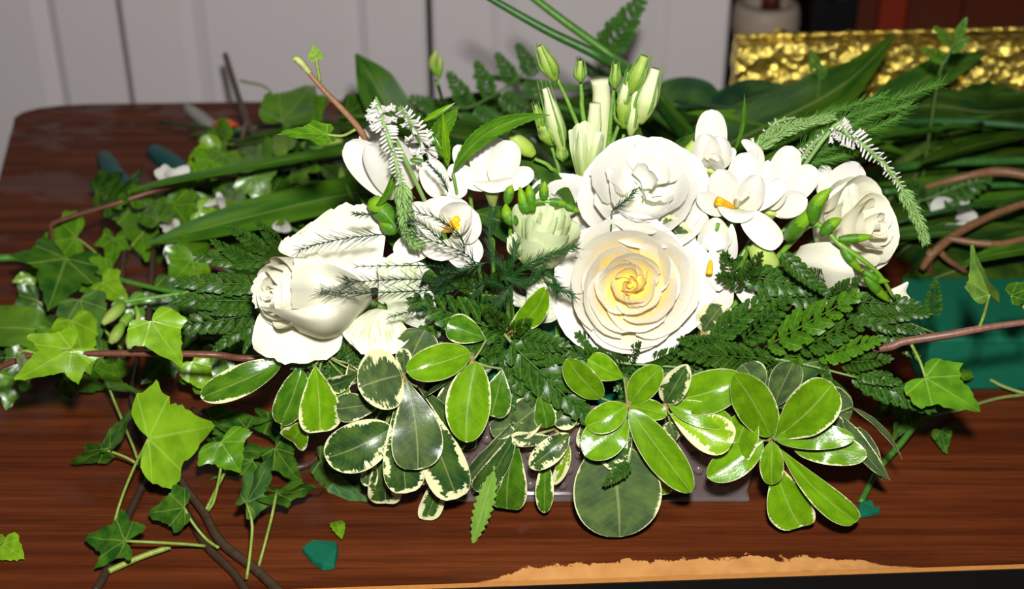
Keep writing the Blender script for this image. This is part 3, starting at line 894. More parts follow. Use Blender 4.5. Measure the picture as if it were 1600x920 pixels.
lF = lisi(838, 412, .765, 72, Vector((.12, -.25, .95)), 'half-open pale green lisianthus bud-like bloom left of the big rose', cup_, mat=M_LISIG)
pt(lF, [[(825, 412, .757), (840, 414, .755)], [(795, 395, .75), (820, 380, .748)], [(792, 372, .75), (806, 362, .748)]], M_LISIG, GW)
# the bloom seen side-on at lower left, green-streaked petals spread
lG = thing('lisianthus_bloom', 'white lisianthus with green-streaked frilled petals right of the left rose', 'flower', foam_at(-.03), 'white lisianthus flowers')
pt(lG, [[(590, 470, .748), (600, 475, .748), (615, 470, .75)], [(592, 440, .748), (620, 440, .75), (650, 455, .752)], [(590, 415, .75), (625, 402, .753), (662, 428, .755)], [(596, 404, .752), (628, 395, .755), (672, 420, .757)]], M_LISI, PW, .0015)
pt(lG, [[(600, 470, .742), (605, 478, .742), (605, 488, .742)], [(640, 455, .738), (648, 478, .735), (640, 508, .735)], [(668, 445, .738), (682, 478, .735), (668, 515, .735)]], M_LISI, PW, .0016, 1)
pt(lG, [[(575, 485, .742), (590, 482, .74), (612, 486, .74)], [(548, 505, .73), (585, 512, .725), (632, 508, .728)], [(535, 520, .722), (585, 540, .715), (640, 528, .722)], [(548, 538, .718), (582, 562, .711), (618, 552, .716)]], M_LISI, PW, .0018, 2)
stem_to_foam(lG, P(590, 478, .75), (0.16, 0.30, 0.05, 1))
lH = thing('lisianthus_bloom', 'white lisianthus with green throat tucked behind the big rose, lower left side', 'flower', foam_at(.02), 'white lisianthus flowers')
pt(lH, [[(870, 440, .765), (880, 460, .765), (885, 480, .765)], [(845, 430, .758), (850, 462, .752), (868, 500, .752)], [(825, 445, .757), (828, 470, .75), (850, 505, .75)], [(822, 462, .757), (822, 482, .752), (842, 503, .75)]], M_LISI, PW, .001)
pt(lH, [[(840, 470, .762), (845, 480, .762)], [(812, 460, .762), (815, 480, .762)], [(800, 450, .764), (803, 478, .764)]], M_LISI, PW, .001)
stem_to_foam(lH, P(876, 462, .768), (0.16, 0.30, 0.05, 1))
lI = thing('lisianthus_bloom', 'pale greenish white lisianthus petals peeping from behind the big rose, right side', 'flower', foam_at(.1), 'white lisianthus flowers')
pt(lI, [[(1060, 440, .768), (1072, 450, .768), (1085, 470, .768)], [(1060, 400, .766), (1080, 420, .763), (1096, 470, .763)], [(1062, 378, .767), (1085, 392, .765), (1103, 440, .765)]], M_LISI, GW, .001)
pt(lI, [[(1062, 420, .772), (1075, 425, .772)], [(1078, 385, .775), (1094, 400, .775)], [(1075, 372, .778), (1092, 380, .778)]], M_LISI, GW, .001)
stem_to_foam(lI, P(1070, 440, .772), (0.16, 0.30, 0.05, 1))

# --- freesias: six spoon petals on a trumpet tube
def freesia(label, center, y, petals, tube_to=None, yellow=None, rt=.006, green=False):
    c = P(center[0], center[1], y)
    o = thing('freesia_bloom', label, 'flower', foam_at(c.x), 'white freesia flowers')
    for q in petals:
        bx_, by_, yb, tx_, ty_, yt, w = q[:7]
        kw = dict(prof='petal', cup=.35, bend=.06, wave=.012, minw=.25)
        kw.update(q[7] if len(q) > 7 else {})
        b, t_ = P(bx_, by_, y + yb), P(tx_, ty_, y + yt)
        add('petal', blade(b, t_, w * mpp(c), **kw), M_PETAL, o, (.90, .88, .70, 1))
    if tube_to:
        e = P(tube_to[0], tube_to[1], y + tube_to[2])
        add('flower_tube', tube([c, c.lerp(e, .5), e], [rt, rt * .7, rt * .35], 10, 10), M_BUD, o, (.50, .60, .16, 1))
        stem_to_foam(o, e, (0.16, 0.34, 0.03, 1), .0014)
    else:
        stem_to_foam(o, c, (0.16, 0.34, 0.03, 1), .0014)
    if yellow:
        for i, (yx, yy) in enumerate(yellow):
            p0 = P(yx, yy, y - .013)
            add('stamen', tube([c, c.lerp(p0, .5), p0], [.0008, .0018, .0022], 6, 6), M_YEL, o)
    return o
M_PALEBUD = petal_material('pale_bud_skin', (.80, .82, .52, 1), .0, .8)
M_YEL = plain('yellow_throat', srgb(245, 178, 20), 0.5, 0.3, 0.15, 300)
M_PALE = plain('pale_stamen', srgb(246, 236, 200), 0.5, 0.3, 0.1, 300)

freesia('wide-open white freesia with yellow throat beside the hanging veronica spike', (692, 362), .762, [
    (690, 365, .004, 628, 330, .0, 62), (695, 355, .005, 690, 306, .006, 86), (705, 360, .002, 748, 335, -.004, 66),
    (702, 372, .0, 748, 410, -.012, 56), (690, 375, 0, 690, 408, -.014, 64), (682, 372, .004, 616, 398, -.006, 46),
    (700, 350, -.004, 735, 322, -.012, 50, dict(cup=.7))], yellow=[(714, 342), (712, 350), (717, 355), (710, 346)])
freesia('white freesia cup standing upright with green stem below, left of the lisianthus buds', (768, 290), .80, [
    (765, 290, .004, 748, 222, .008, 44, dict(cup=.5)), (770, 288, .006, 775, 214, .012, 50), (775, 288, 0, 800, 220, .004, 48, dict(cup=.5)),
    (775, 292, 0, 834, 268, -.004, 34), (765, 294, -.004, 700, 262, -.004, 32), (740, 286, -.010, 802, 280, -.014, 22, dict(cup=.3, bend=0, rot=-25, sweep=-.12))], tube_to=(770, 322, .006))
freesia('white freesia petal cup leaning left, above the wide-open freesia', (690, 305), .785, [
    (690, 308, 0, 668, 250, .004, 44, dict(cup=.5)), (695, 300, .002, 730, 292, 0, 30)])
freesia('upper white freesia with rounded hood petal, above the right freesia cluster', (1112, 258), .815, [
    (1110, 262, .008, 1112, 171, .014, 50), (1108, 262, -.002, 1100, 208, -.006, 44, dict(cup=.6)), (1118, 262, -.002, 1126, 212, -.006, 44, dict(cup=.6)),
    (1105, 268, -.004, 1076, 252, -.010, 16), (1122, 262, 0, 1148, 232, 0, 20), (1112, 262, -.006, 1120, 240, -.018, 36)], tube_to=(1108, 282, .006))
def pale_stamens(o, c, tips):
    for a_, b_, y_ in tips: add('stamen', tube([c, P(a_, b_, y_)], [.0006, .0011], 6, 6), M_PALE, o)
pale_stamens(bpy.data.objects['freesia_bloom.003'], P(1112, 258, .811), [(1104, 246, .797), (1110, 243, .796), (1117, 246, .797), (1122, 249, .798)])
fz = freesia('large open white freesia facing out, right of the big lisianthus', (1150, 325), .785, [
    (1142, 330, .004, 1122, 264, .0, 50, dict(cup=.4)), (1155, 320, .008, 1168, 238, .010, 52), (1165, 328, .0, 1184, 273, -.006, 42, dict(cup=.6)),
    (1168, 328, .004, 1228, 276, .006, 40), (1160, 332, -.004, 1218, 384, -.020, 44, dict(bend=.12)), (1135, 330, 0, 1089, 306, -.008, 34),
    (1122, 322, -.010, 1180, 332, -.014, 22, dict(cup=.3, rot=-25, sweep=-.15))], tube_to=(1142, 348, .006), yellow=[(1122, 312), (1120, 316)])
pale_stamens(fz, P(1150, 325, .782), [(1165, 306, .768), (1170, 302, .768), (1160, 310, .768), (1150, 306, .768)])
freesia('white freesia seen side-on between two freesias and the right rose', (1205, 325), .80, [
    (1205, 325, .006, 1238, 228, .010, 50), (1195, 320, 0, 1200, 250, .0, 22), (1215, 320, .004, 1275, 262, .004, 46),
    (1210, 325, 0, 1262, 312, -.010, 42, dict(cup=.5)), (1200, 325, -.004, 1224, 278, -.010, 36, dict(cup=.5)), (1205, 328, 0, 1250, 326, -.004, 30)], tube_to=(1195, 350, .004))
freesia('single broad white freesia petal rising behind the right rose', (1285, 300), .83, [(1282, 305, 0, 1348, 262, .006, 46, dict(cup=.25, bend=.1)), (1284, 308, .002, 1290, 258, .01, 26)])
freesia('closed white freesia bud drooping left of the right rose', (1122, 350), .772, [
    (1115, 345, .006, 1120, 392, -.006, 54, dict(prof='wide', cup=-.6)), (1120, 340, .002, 1112, 392, .004, 50, dict(prof='wide', cup=.6)), (1080, 358, .01, 1102, 332, .006, 34, dict(prof='wide')), (1143, 350, .006, 1146, 405, .004, 16)])
freesia('white freesia hanging down with long narrow petals, right of the big rose', (1112, 400), .765, [
    (1112, 390, 0, 1124, 455, -.014, 34, dict(cup=-.5)), (1110, 400, .002, 1130, 484, -.010, 46), (1104, 410, .004, 1100, 478, 0, 26), (1135, 415, .004, 1184, 486, -.008, 26)], yellow=[(1108, 428)])
freesia('white freesia trumpet at the upper left under the veronica spike', (628, 300), .80, [
    (628, 302, 0, 540, 224, -.012, 62, dict(bend=.10, cup=.5)), (628, 295, .006, 575, 196, .006, 66, dict(bend=.08)), (630, 300, .002, 610, 216, -.006, 56, dict(cup=.5)),
    (632, 296, .006, 640, 222, .01, 50), (625, 305, -.004, 572, 226, -.022, 46, dict(cup=.6))], tube_to=(640, 325, .008))
freesia('small white freesia half hidden behind the serrated leaf', (730, 268), .82, [
    (728, 270, 0, 714, 226, 0, 26), (732, 270, 0, 722, 238, -.006, 28), (735, 268, 0, 745, 240, 0, 20)])
freesia('tiny curled white freesia petal above the right freesia cluster', (1172, 262), .81, [(1186, 268, 0, 1160, 218, 0, 20, dict(sweep=-.15)), (1172, 250, 0, 1182, 232, -.004, 18)])

# closed freesia and lisianthus buds
def bud_md(pts, y, rs, seg=10, n=16):
    return tube([P(p[0], p[1], y + (p[2] if len(p) > 2 else 0)) for p in pts], rs, n, seg)
def buds(name, label, y, stem, blist, cat='flower bud', group=None, scol=(0.17, 0.36, 0.03, 1)):
    s = [P(p[0], p[1], y + (p[2] if len(p) > 2 else 0)) for p in stem]
    o = thing(name, label, cat, foam_at(s[-1].x), group)
    k = mpp(s[0])
    add('stem', tube(s + [foam_at(s[-1].x)], [.0011, .0016, .002], 24, 8), M_STEM, o, scol)
    for b in blist:
        pts, w, col = b[0], b[1], b[2]
        rs = [w * k * .5 * q for q in b[3]] if len(b) > 3 else [w * k * .5 * q for q in (.45, .85, 1, .8, .25)]
        bo = add('bud', bud_md(pts, y, rs), M_BUDG if col == GB else M_BUD, o, col)
        if col == GB:          # the sheath round the lower half of each bud
            a3 = catmull([tuple(P(p[0], p[1], y + (p[2] if len(p) > 2 else 0))) for p in pts], 9)[:6]
            add('bract', tube([Vector(v_) for v_ in a3], [rs[0] * 1.2, rs[1] * 1.1, rs[2] * 1.1, rs[2] * 1.06, rs[3] * .9], 10, 9), M_STEM, bo, (.07, .22, .006, 1))
    return o
GB = (.13, .32, .008, 1)
GP = (.46, .58, .14, 1)
fs_ = (.45, .8, .9, .85, .6, .12)
buds('freesia_bud_spray', 'curved spray of green freesia buds lying over the right rose', .745,
     [(1398, 468, 0), (1375, 430, -.004), (1340, 400, -.004), (1310, 380, 0), (1275, 350, .01), (1230, 385, .03)],
     [([(1268, 348, .01), (1276, 318, .008), (1298, 294, .008)], 24, GB, fs_), ([(1230, 372, .02), (1250, 350, .012), (1284, 316, .01)], 26, GB, fs_),
      ([(1284, 366, .002), (1300, 350, 0), (1315, 342, 0)], 20, GB, fs_), ([(1310, 374, 0), (1340, 372, -.002), (1364, 369, -.002)], 15, GB, fs_),
      ([(1316, 384, 0), (1330, 406, -.004), (1348, 426, -.004)], 16, GB, fs_), ([(1350, 424, -.004), (1370, 436, -.004), (1390, 440, -.003)], 15, GB, fs_),
      ([(1352, 430, -.004), (1370, 452, -.004), (1390, 472, -.002)], 18, GB, fs_)], group='green freesia bud sprays')
buds('freesia_bud_spray', 'cluster of plump green freesia buds above the pale half-open lisianthus', .757,
     [(885, 320, 0), (850, 314, 0), (830, 320, .006), (800, 345, .012)],
     [([(850, 312), (850, 298), (851, 283)], 16, GB, fs_), ([(858, 314), (872, 316), (885, 318)], 13, GB, fs_), ([(884, 320), (895, 326), (905, 331)], 13, GB, fs_),
      ([(824, 332, .004), (818, 315, .004), (812, 292, .006)], 20, GB, fs_), ([(832, 330, .004), (828, 305, .004), (826, 288, .006)], 18, GB, fs_),
      ([(806, 350, .004), (793, 336, .004), (790, 318, .006)], 22, GB, fs_), ([(792, 318, .008), (796, 300, .008), (800, 290, .008)], 17, GB, fs_)], group='green freesia bud sprays')
buds('freesia_bud', 'single yellow-green freesia bud beside the serrated leaf', .815, [(835, 248, 0), (860, 262, 0), (872, 300, .004)],
     [([(834, 242), (815, 226), (795, 208)], 26, (.36, .52, .06, 1), (.5, .95, 1, .8, .4))], group='single freesia buds')
buds('freesia_bud', 'pale green drooping freesia bud under the large open freesia', .775, [(1170, 385, .004), (1165, 400, .006), (1150, 430, .01)],
     [([(1172, 386), (1192, 402, -.004), (1212, 428, -.004)], 38, GP, (.3, .8, 1, .95, .5))], group='single freesia buds')
buds('freesia_bud', 'pale yellow freesia bud tilted up left of the hooded freesia', .81, [(1050, 268, 0), (1056, 285, 0), (1060, 310, .004)],
     [([(1052, 270), (1068, 250), (1086, 222)], 22, GP, (.6, .9, 1, .9, .6))], group='single freesia buds')
buds('freesia_bud', 'knobbly lime green freesia bud beside the hanging veronica spike', .775, [(625, 350, 0), (612, 330, 0), (640, 380, .01)],
     [([(615, 345), (592, 325), (584, 310)], 30, GB, (.5, .9, 1, 1, .6)), ([(620, 362), (605, 348), (600, 325)], 26, GB, (.5, .9, 1, .9, .5))], group='single freesia buds')

def lisi_bud(pts, w, col, y, root, rs=(.35, .8, 1, .85, .55, .42), sep=4, sw=1.0):
    k = mpp(P(pts[0][0], pts[0][1], y))
    b = add('bud', bud_md(pts, y, [w * k * .5 * q for q in rs]), M_PALEBUD if col == PWB else M_BUD, root, col)
    a, c = P(pts[0][0], pts[0][1], y), P(pts[-1][0], pts[-1][1], y)
    for i in range(sep):      # thin sepals clasping the bud
        th = 2 * math.pi * i / sep + .4
        off = Vector((math.cos(th), math.sin(th) * .9, 0)) * (w * k * .5)
        add('sepal', tube([a, a.lerp(c, .35) + off * 1.04, a.lerp(c, .75) + off * .9, a.lerp(c, 1.12) + off * .75 * sw], [.0009, .0012, .0006, .0002], 10, 5), M_STEM, b, (.16, .33, .04, 1))
    return b
LB = thing('lisianthus_bud_stem', 'upright spray of pale green pointed lisianthus buds behind the flowers', 'flower bud', foam_at(.05))
add('stem', tube([P(935, 290, .85), P(945, 330, .845), foam_at(.05, .80)], [.002, .0024, .0026], 14, 8), M_STEM, LB, (.17, .34, .05, 1))
GL = (.24, .40, .04, 1)
PWB = (.46, .58, .14, 1)
for st in ([(870, 122), (890, 165), (912, 225), (925, 300)], [(907, 125), (909, 150), (911, 180), (930, 290)], [(960, 130), (955, 180), (950, 230), (940, 300)],
           [(985, 148), (965, 200), (952, 240), (940, 300)], [(998, 190), (985, 230), (960, 270), (940, 310)], [(862, 230), (872, 260), (880, 285), (930, 330)],
           [(975, 210), (965, 240), (950, 280), (940, 310)]):
    add('branch', tube([P(p[0], p[1], .85) for p in st], [.0011, .0015, .0018], 18, 7), M_STEM, LB, (.18, .36, .05, 1))
for pts, w, col in (([(868, 126), (857, 100), (843, 72)], 26, GL), ([(907, 128), (907, 114), (907, 95)], 17, GL), ([(961, 138), (963, 120), (962, 100)], 16, GL),
                    ([(983, 146), (997, 115), (1007, 88)], 30, GL), ([(1000, 192), (1012, 150), (1024, 108)], 36, PWB), ([(975, 200), (975, 165), (970, 150)], 26, GL),
                    ([(985, 212), (990, 180), (993, 140)], 22, PWB), ([(970, 180), (976, 145), (984, 114)], 20, PWB), ([(864, 226), (852, 205), (848, 192)], 28, GL),
                    ([(870, 215), (868, 195), (866, 178)], 22, GL), ([(880, 240), (864, 180), (852, 138)], 26, PWB), ([(850, 205), (842, 180), (837, 164)], 14, GL), ([(880, 252), (878, 240), (876, 226)], 16, GL)):
    lisi_bud(pts, w, col, .845, LB)
def tubular(pts, y, w, root, rs, col):
    k = mpp(P(pts[0][0], pts[0][1], y))
    add('bud', bud_md(pts, y, [w * k * .5 * q for q in rs], 12, 16), M_PALEBUD, root, col)
tubular([(945, 235), (940, 190), (940, 150), (938, 124)], .856, 32, LB, (.8, 1, .95, .85, .95), (.62, .68, .32, 1))
tubular([(928, 210), (929, 185), (930, 162)], .848, 24, LB, (.9, 1, .85, .75), (.58, .66, .28, 1))
lJ = thing('lisianthus_bloom', 'slim half-open pale lisianthus below the upright buds', 'flower', foam_at(.04), 'white lisianthus flowers')
for rows in ([[(905, 290, .838), (918, 296, .835), (930, 292, .838)], [(892, 240, .838), (912, 245, .83), (935, 240, .838)], [(888, 205, .842), (910, 190, .836), (938, 195, .842)]],
             [[(905, 285, .834), (912, 290, .831), (922, 288, .832)], [(896, 240, .832), (908, 240, .826), (920, 240, .83)], [(900, 215, .834), (908, 198, .83), (916, 210, .832)]],
             [[(915, 285, .834), (922, 285, .832), (930, 282, .834)], [(918, 240, .832), (930, 238, .828), (942, 232, .834)], [(920, 210, .836), (938, 206, .832), (944, 215, .838)]]):
    pt(lJ, rows, M_LISIG, GW, .001)
stem_to_foam(lJ, P(912, 286, .84), (0.16, 0.30, 0.05, 1))

# --- veronica spikes
fv = [tube([(0, 0, 0), (0, 0, .45), (0, 0, .75), (0, 0, 1)], [.10, .16, .22, .12], 8, 6)]
for i in range(4):
    a = i * math.pi / 2
    fv.append(tube([(0, 0, .75), (.16 * math.cos(a), .16 * math.sin(a), .95), (.30 * math.cos(a), .30 * math.sin(a), 1.02)], [.05, .1, .03], 5, 4))
floret_me = mesh_of('floret', join(fv)); floret_me.materials.append(M_PETAL)
fb = tube([(0, 0, 0), (0, 0, .4), (0, 0, .8), (0, 0, 1)], [.10, .16, .15, .05], 7, 6)
floret_bud_me = mesh_of('floret', fb); floret_bud_me.materials.append(M_PETAL)
M_ANTHER = plain('brown_anther', srgb(120, 60, 40), .6, .2, .2, 300)
def veronica(label, pts, n, open_to, flen, rgreen, y0, prickle=1.0):
    c = catmull([tuple(P(*p)) for p in pts], n)
    tg = nrm(np.gradient(c, axis=0))
    k = mpp(Vector(c[0]))
    root = thing('veronica_spike', label, 'flower', foam_at(c[0][0]), 'white veronica flower spikes')
    start = Vector(c[0])
    add('stem', tube([foam_at(c[0][0]), (start + foam_at(c[0][0])) / 2 + Vector((0, .01, 0))] + [Vector(c[i]) for i in range(0, n, max(1, n // 8))] + [Vector(c[-1])], [.0015, .0016, .0013, .0006], 40, 6), M_STEM, root, (.22, .38, .10, 1))
    green = []
    for i in range(n):
        t = i / (n - 1)
        tv = Vector(tg[i])
        u = tv.orthogonal().normalized()
        for j in range(3 if t < open_to else 8):
            a = i * 2.4 + j * (2 * math.pi / (3 if t < open_to else 8)) + random.uniform(-.3, .3)
            d = (u * math.cos(a) + tv.cross(u) * math.sin(a)).normalized()
            if t < open_to:
                if d.y > .75: continue
                L = flen * k * (1 - .55 * t / open_to) * random.uniform(.85, 1.1)
                dr = (d + tv * .35).normalized()
                M = Matrix.Translation(Vector(c[i]) + d * .0006) @ dr.to_track_quat('Z', 'Y').to_matrix().to_4x4() @ Matrix.Diagonal((L * .78, L * .78, L, 1))
                inst('floret', floret_me if t < open_to * .35 else floret_bud_me, M, root, (.80, .76, .72, 1))
            else:
                L = rgreen * k * (1 - .5 * (t - open_to) / (1 - open_to)) * random.uniform(.8, 1.2)
                p = Vector(c[i])
                green.append(tube([p, p + (d + tv * .8).normalized() * L * .6, p + (d + tv * 1.3).normalized() * L], [L * .10, L * .14, L * .03], 4, 4))
                if j % 2 == 0: green.append(tube([p, p + (d + tv * 1.2).normalized() * L * 1.2], [L * .05, L * .02], 3, 3))
        if t < open_to:
            for j in range(7):
                a = random.random() * 6.28
                d = (u * math.cos(a) + tv.cross(u) * math.sin(a)).normalized()
                green.append(tube([Vector(c[i]), Vector(c[i]) + (d + tv * .8) * .0026], [.0006, .0001], 3, 3))
    g = add('bud_tip', join(green), M_STEM, root, (.26, .44, .12, 1))
    g['kind'] = 'stuff'
    return root
veronica('drooping white veronica spike with green tip over the open freesia', [(592, 165, .775), (600, 195, .765), (618, 250, .755), (630, 310, .748), (640, 365, .742), (655, 382, .74)], 54, .52, 24, 24, 0)
v2 = veronica('short fluffy white veronica spike beside the drooping one', [(668, 238, .80), (655, 215, .785), (640, 190, .775), (626, 170, .772)], 26, .98, 25, 10, 0)
veronica('long white veronica spike arching down at the right end', [(1300, 200, .815), (1340, 220, .805), (1385, 260, .80), (1415, 305, .795), (1437, 350, .79), (1446, 376, .787)], 40, .55, 20, 20, 0)
veronica('green-tipped veronica spike pointing right above the freesias', [(1180, 232, .815), (1215, 208, .815), (1260, 192, .815), (1300, 183, .815)], 26, .03, 14, 20, 0)
v5 = veronica('tangled small white veronica florets behind the side-on freesia', [(1255, 245, .825), (1270, 225, .825), (1300, 205, .83), (1335, 195, .835)], 14, .98, 12, 10, 0)
v6 = veronica('thin veronica sprig with three brownish florets right of the hooded freesia', [(1195, 225, .83), (1205, 200, .83), (1215, 190, .83), (1240, 184, .83)], 6, .98, 12, 9, 0)

# ================================================================== greenery
def stem_line(root, pts, r, col, name='stem', n=None, seg=6):
    return add(name, tube(pts, r if isinstance(r, (list, tuple)) else [r, r], n or max(8, 6 * len(pts)), seg), M_STEM, root, col)

# --- variegated pittosporum sprigs
def sprig(label, hub, leaves, mat=None, group='variegated pittosporum sprigs', name='pittosporum_sprig', stemcol=(.20, .22, .06, 1), twig=True):
    hx, hy, y = hub
    h = P(hx, hy, y)
    root = thing(name, label, 'leaf sprig', foam_at(h.x), group)
    if twig:
        stem_line(root, [foam_at(h.x), (foam_at(h.x) + h) / 2 + Vector((0, -.004, .006)), h + Vector((0, .004, .002)), h], [.0022, .002, .0018, .0016], stemcol, n=16)
        hb = add('bud', tube([h + Vector((0, .002, 0)), h + Vector((0, -.002, -.001)), h + Vector((0, -.0045, -.003))], [.0014, .0024, .0008], 8, 8), M_STEM, root, (.42, .26, .08, 1))
    for q in leaves:
        bx_, by_, tx_, ty_, w, col, al = q[:7]
        kw = dict(q[7]) if len(q) > 7 else {}
        yb, yt = kw.pop('yb', 0.0), kw.pop('yt', -.014)
        m = kw.pop('mat', None) or (M_SAGE if col in (SAGE, DEEP) else M_LEAF)
        k = dict(prof='obov', fold=random.uniform(.04, .2), bend=random.uniform(-.02, .10), wave=random.uniform(.012, .035), cup=random.uniform(-.1, .2), curl=random.uniform(-.02, .08), sweep=random.uniform(-.05, .05), twist=random.uniform(-22, 22))
        k.update(kw)
        b, t_ = P(bx_, by_, y + yb), P(tx_, ty_, y + yt)
        lf = add('leaf', blade(b, t_, w * mpp(b) * 1.04, **k), m, root, C(col, al))
        if math.hypot(bx_ - hx, by_ - hy) > 4:
            stem_line(lf, [h, (h + b) / 2 + Vector((0, 0, -.001)), b], [.0008, .0007], (.25, .32, .08, 1), 'leaf_stalk', 6, 5)
    return root
B_, G_, S_, D_, L_ = BRIGHT, MID, SAGE, DEEP, LIME
sprig('grey-green variegated pittosporum sprig hanging at the left front of the tray', (632, 589, .712), [
    (634, 590, 664, 516, 62, S_, .3, dict(yb=.006, yt=.012)), (632, 586, 628, 546, 24, S_, 1.0, dict(yt=.0)),
    (600, 630, 524, 640, 44, S_, .6, dict(yb=-.004, yt=-.006, rot=10)), (626, 586, 560, 606, 92, S_, .9, dict(yt=-.020, prof='ell', yb=-.004, fold=.2)),
    (590, 700, 602, 786, 52, D_, 1.1, dict(yb=-.004, yt=-.008)), (582, 706, 576, 760, 26, S_, 1.2, dict(yb=-.005, yt=-.010)),
    (612, 668, 508, 716, 74, D_, .75, dict(yb=-.010, yt=-.022, prof='ell')), (648, 690, 664, 758, 50, D_, 1.2, dict(yb=-.008, yt=-.012)),
    (688, 730, 664, 812, 36, D_, 1.1, dict(yb=-.008, yt=-.014)), (652, 604, 728, 698, 34, D_, .5, dict(yb=-.004, yt=-.008, rot=35)),
    (648, 612, 714, 778, 68, D_, .8, dict(yb=-.010, yt=-.028)), (620, 626, 634, 770, 64, D_, .75, dict(yb=-.012, yt=-.030)),
    (635, 594, 653, 734, 78, S_, .28, dict(yb=-.008, yt=-.038, fold=.05)),
    (560, 690, 572, 730, 60, D_, .8, dict(yb=0, yt=-.004))])
sprig('glossy bright green pittosporum sprig below the left lisianthus, tips pointing left and down', (738, 564, .712), [
    (725, 580, 700, 648, 46, S_, .4, dict(yb=.002, yt=-.004)), (770, 575, 690, 600, 40, S_, .2, dict(yt=0)), (732, 568, 660, 620, 16, D_, .4, dict(yt=-.016, rot=60)),
    (785, 576, 768, 650, 50, G_, .45, dict(yb=-.002, yt=-.012)), (734, 550, 636, 580, 54, B_, .35, dict(yt=-.016, rot=-14, prof='ell')),
    (744, 566, 728, 691, 68, B_, .4, dict(yb=-.006, yt=-.032, prof='ell', curl=.03)), (760, 530, 700, 506, 44, G_, .3, dict(yb=.004, yt=.004))])
sprig('pale green variegated pittosporum sprig under the left rose', (505, 552, .725), [
    (440, 566, 312, 620, 48, G_, .55, dict(yb=-.004, yt=-.018, prof='ell', rot=-12)), (470, 576, 438, 662, 46, G_, .35, dict(yt=-.012, prof='ell', fold=.35)),
    (440, 655, 446, 671, 14, L_, .4, dict(yb=-.012, yt=-.008)), (480, 655, 457, 692, 46, B_, 1.0, dict(yb=-.008, yt=-.008)),
    (492, 570, 500, 676, 64, B_, .75, dict(yb=-.006, yt=-.022, fold=.2)), (560, 582, 512, 602, 34, D_, .7, dict(yb=.0, yt=-.004, rot=40)),
    (540, 590, 530, 640, 40, B_, .6, dict(yb=.002, yt=-.002)), (545, 568, 556, 600, 30, S_, 1.0, dict(yt=.0))])
sprig('dark drooping pittosporum sprig over the middle of the tray', (872, 668, .714), [
    (800, 660, 728, 748, 36, S_, .4, dict(yb=-.006, yt=-.014, rot=30)), (812, 660, 744, 772, 38, D_, .4, dict(yb=-.008, yt=-.016, rot=20)),
    (806, 682, 792, 798, 62, G_, .35, dict(yb=-.006, yt=-.018)), (795, 690, 762, 770, 34, S_, .3, dict(yb=-.008, yt=-.016)),
    (858, 622, 800, 668, 62, S_, .5, dict(yb=.0, yt=-.006, rot=-10)), (826, 655, 766, 672, 32, S_, .4, dict(yb=-.002, yt=-.006)),
    (842, 612, 854, 668, 34, G_, .3, dict(yb=-.006, yt=-.012)), (900, 638, 866, 662, 44, D_, 1.0, dict(yb=-.004, yt=-.010, prof='ell')),
    (870, 684, 798, 686, 26, S_, 1.1, dict(yb=-.008, yt=-.014, rot=30)), (888, 678, 828, 730, 38, D_, 1.15, dict(yb=-.010, yt=-.022, prof='ell')),
    (852, 722, 850, 801, 28, G_, .7, dict(yb=-.010, yt=-.018, prof='ell')), (888, 694, 864, 758, 20, L_, 1.4, dict(yb=-.008, yt=-.010, prof='ell')),
    (910, 660, 915, 700, 24, S_, 1.0, dict(yb=-.004, yt=-.008)), (820, 600, 790, 640, 46, G_, .3, dict(yb=.006, yt=.0)), (740, 640, 716, 700, 50, G_, .3, dict(yb=.004, yt=0))])
sprig('bright green pittosporum rosette below the big rose with one long leaf pointing right', (981, 632, .706), [
    (950, 690, 968, 838, 132, S_, .22, dict(yb=-.004, yt=-.030, prof='ell', fold=.04, wave=.006)), (940, 622, 886, 564, 46, B_, .4, dict(yb=-.002, yt=-.008, prof='ell', rot=20)),
    (975, 590, 920, 562, 40, B_, .4, dict(yb=.004, yt=.002)), (988, 672, 940, 724, 52, D_, 1.1, dict(yb=-.010, yt=-.014)),
    (978, 652, 914, 712, 62, B_, .25, dict(yb=-.008, yt=-.024, prof='ell')), (978, 634, 916, 666, 44, B_, .3, dict(yb=-.008, yt=-.016, prof='ell')),
    (1003, 700, 1036, 776, 40, L_, .5, dict(yb=-.006, yt=-.010)), (986, 628, 1032, 574, 44, B_, .2, dict(yt=-.002, prof='ell')),
    (984, 634, 1042, 648, 32, B_, .4, dict(yt=-.012, prof='ell')), (984, 640, 1080, 768, 54, B_, .3, dict(yb=-.010, yt=-.030, prof='ell')),
    (985, 650, 1000, 700, 40, S_, .4, dict(yb=-.002, yt=-.006)), (1010, 650, 1025, 700, 30, B_, .3, dict(yb=0, yt=-.004))])
sprig('glossy pittosporum sprig of three lime leaves with cream tips, middle right of the tray', (1040, 630, .705), [
    (1040, 628, 1074, 570, 40, D_, 1.0, dict(yb=-.004, yt=-.008, fold=.5, prof='ell')), (1048, 625, 1160, 592, 64, B_, .15, dict(yt=-.006, prof='ell')),
    (1045, 632, 1144, 660, 38, B_, .35, dict(yb=-.006, yt=-.014, prof='ell')), (1046, 646, 1146, 690, 60, L_, .85, dict(yb=-.006, yt=-.022)),
    (1055, 690, 1045, 660, 24, S_, 1.0, dict(yb=0, yt=0))])
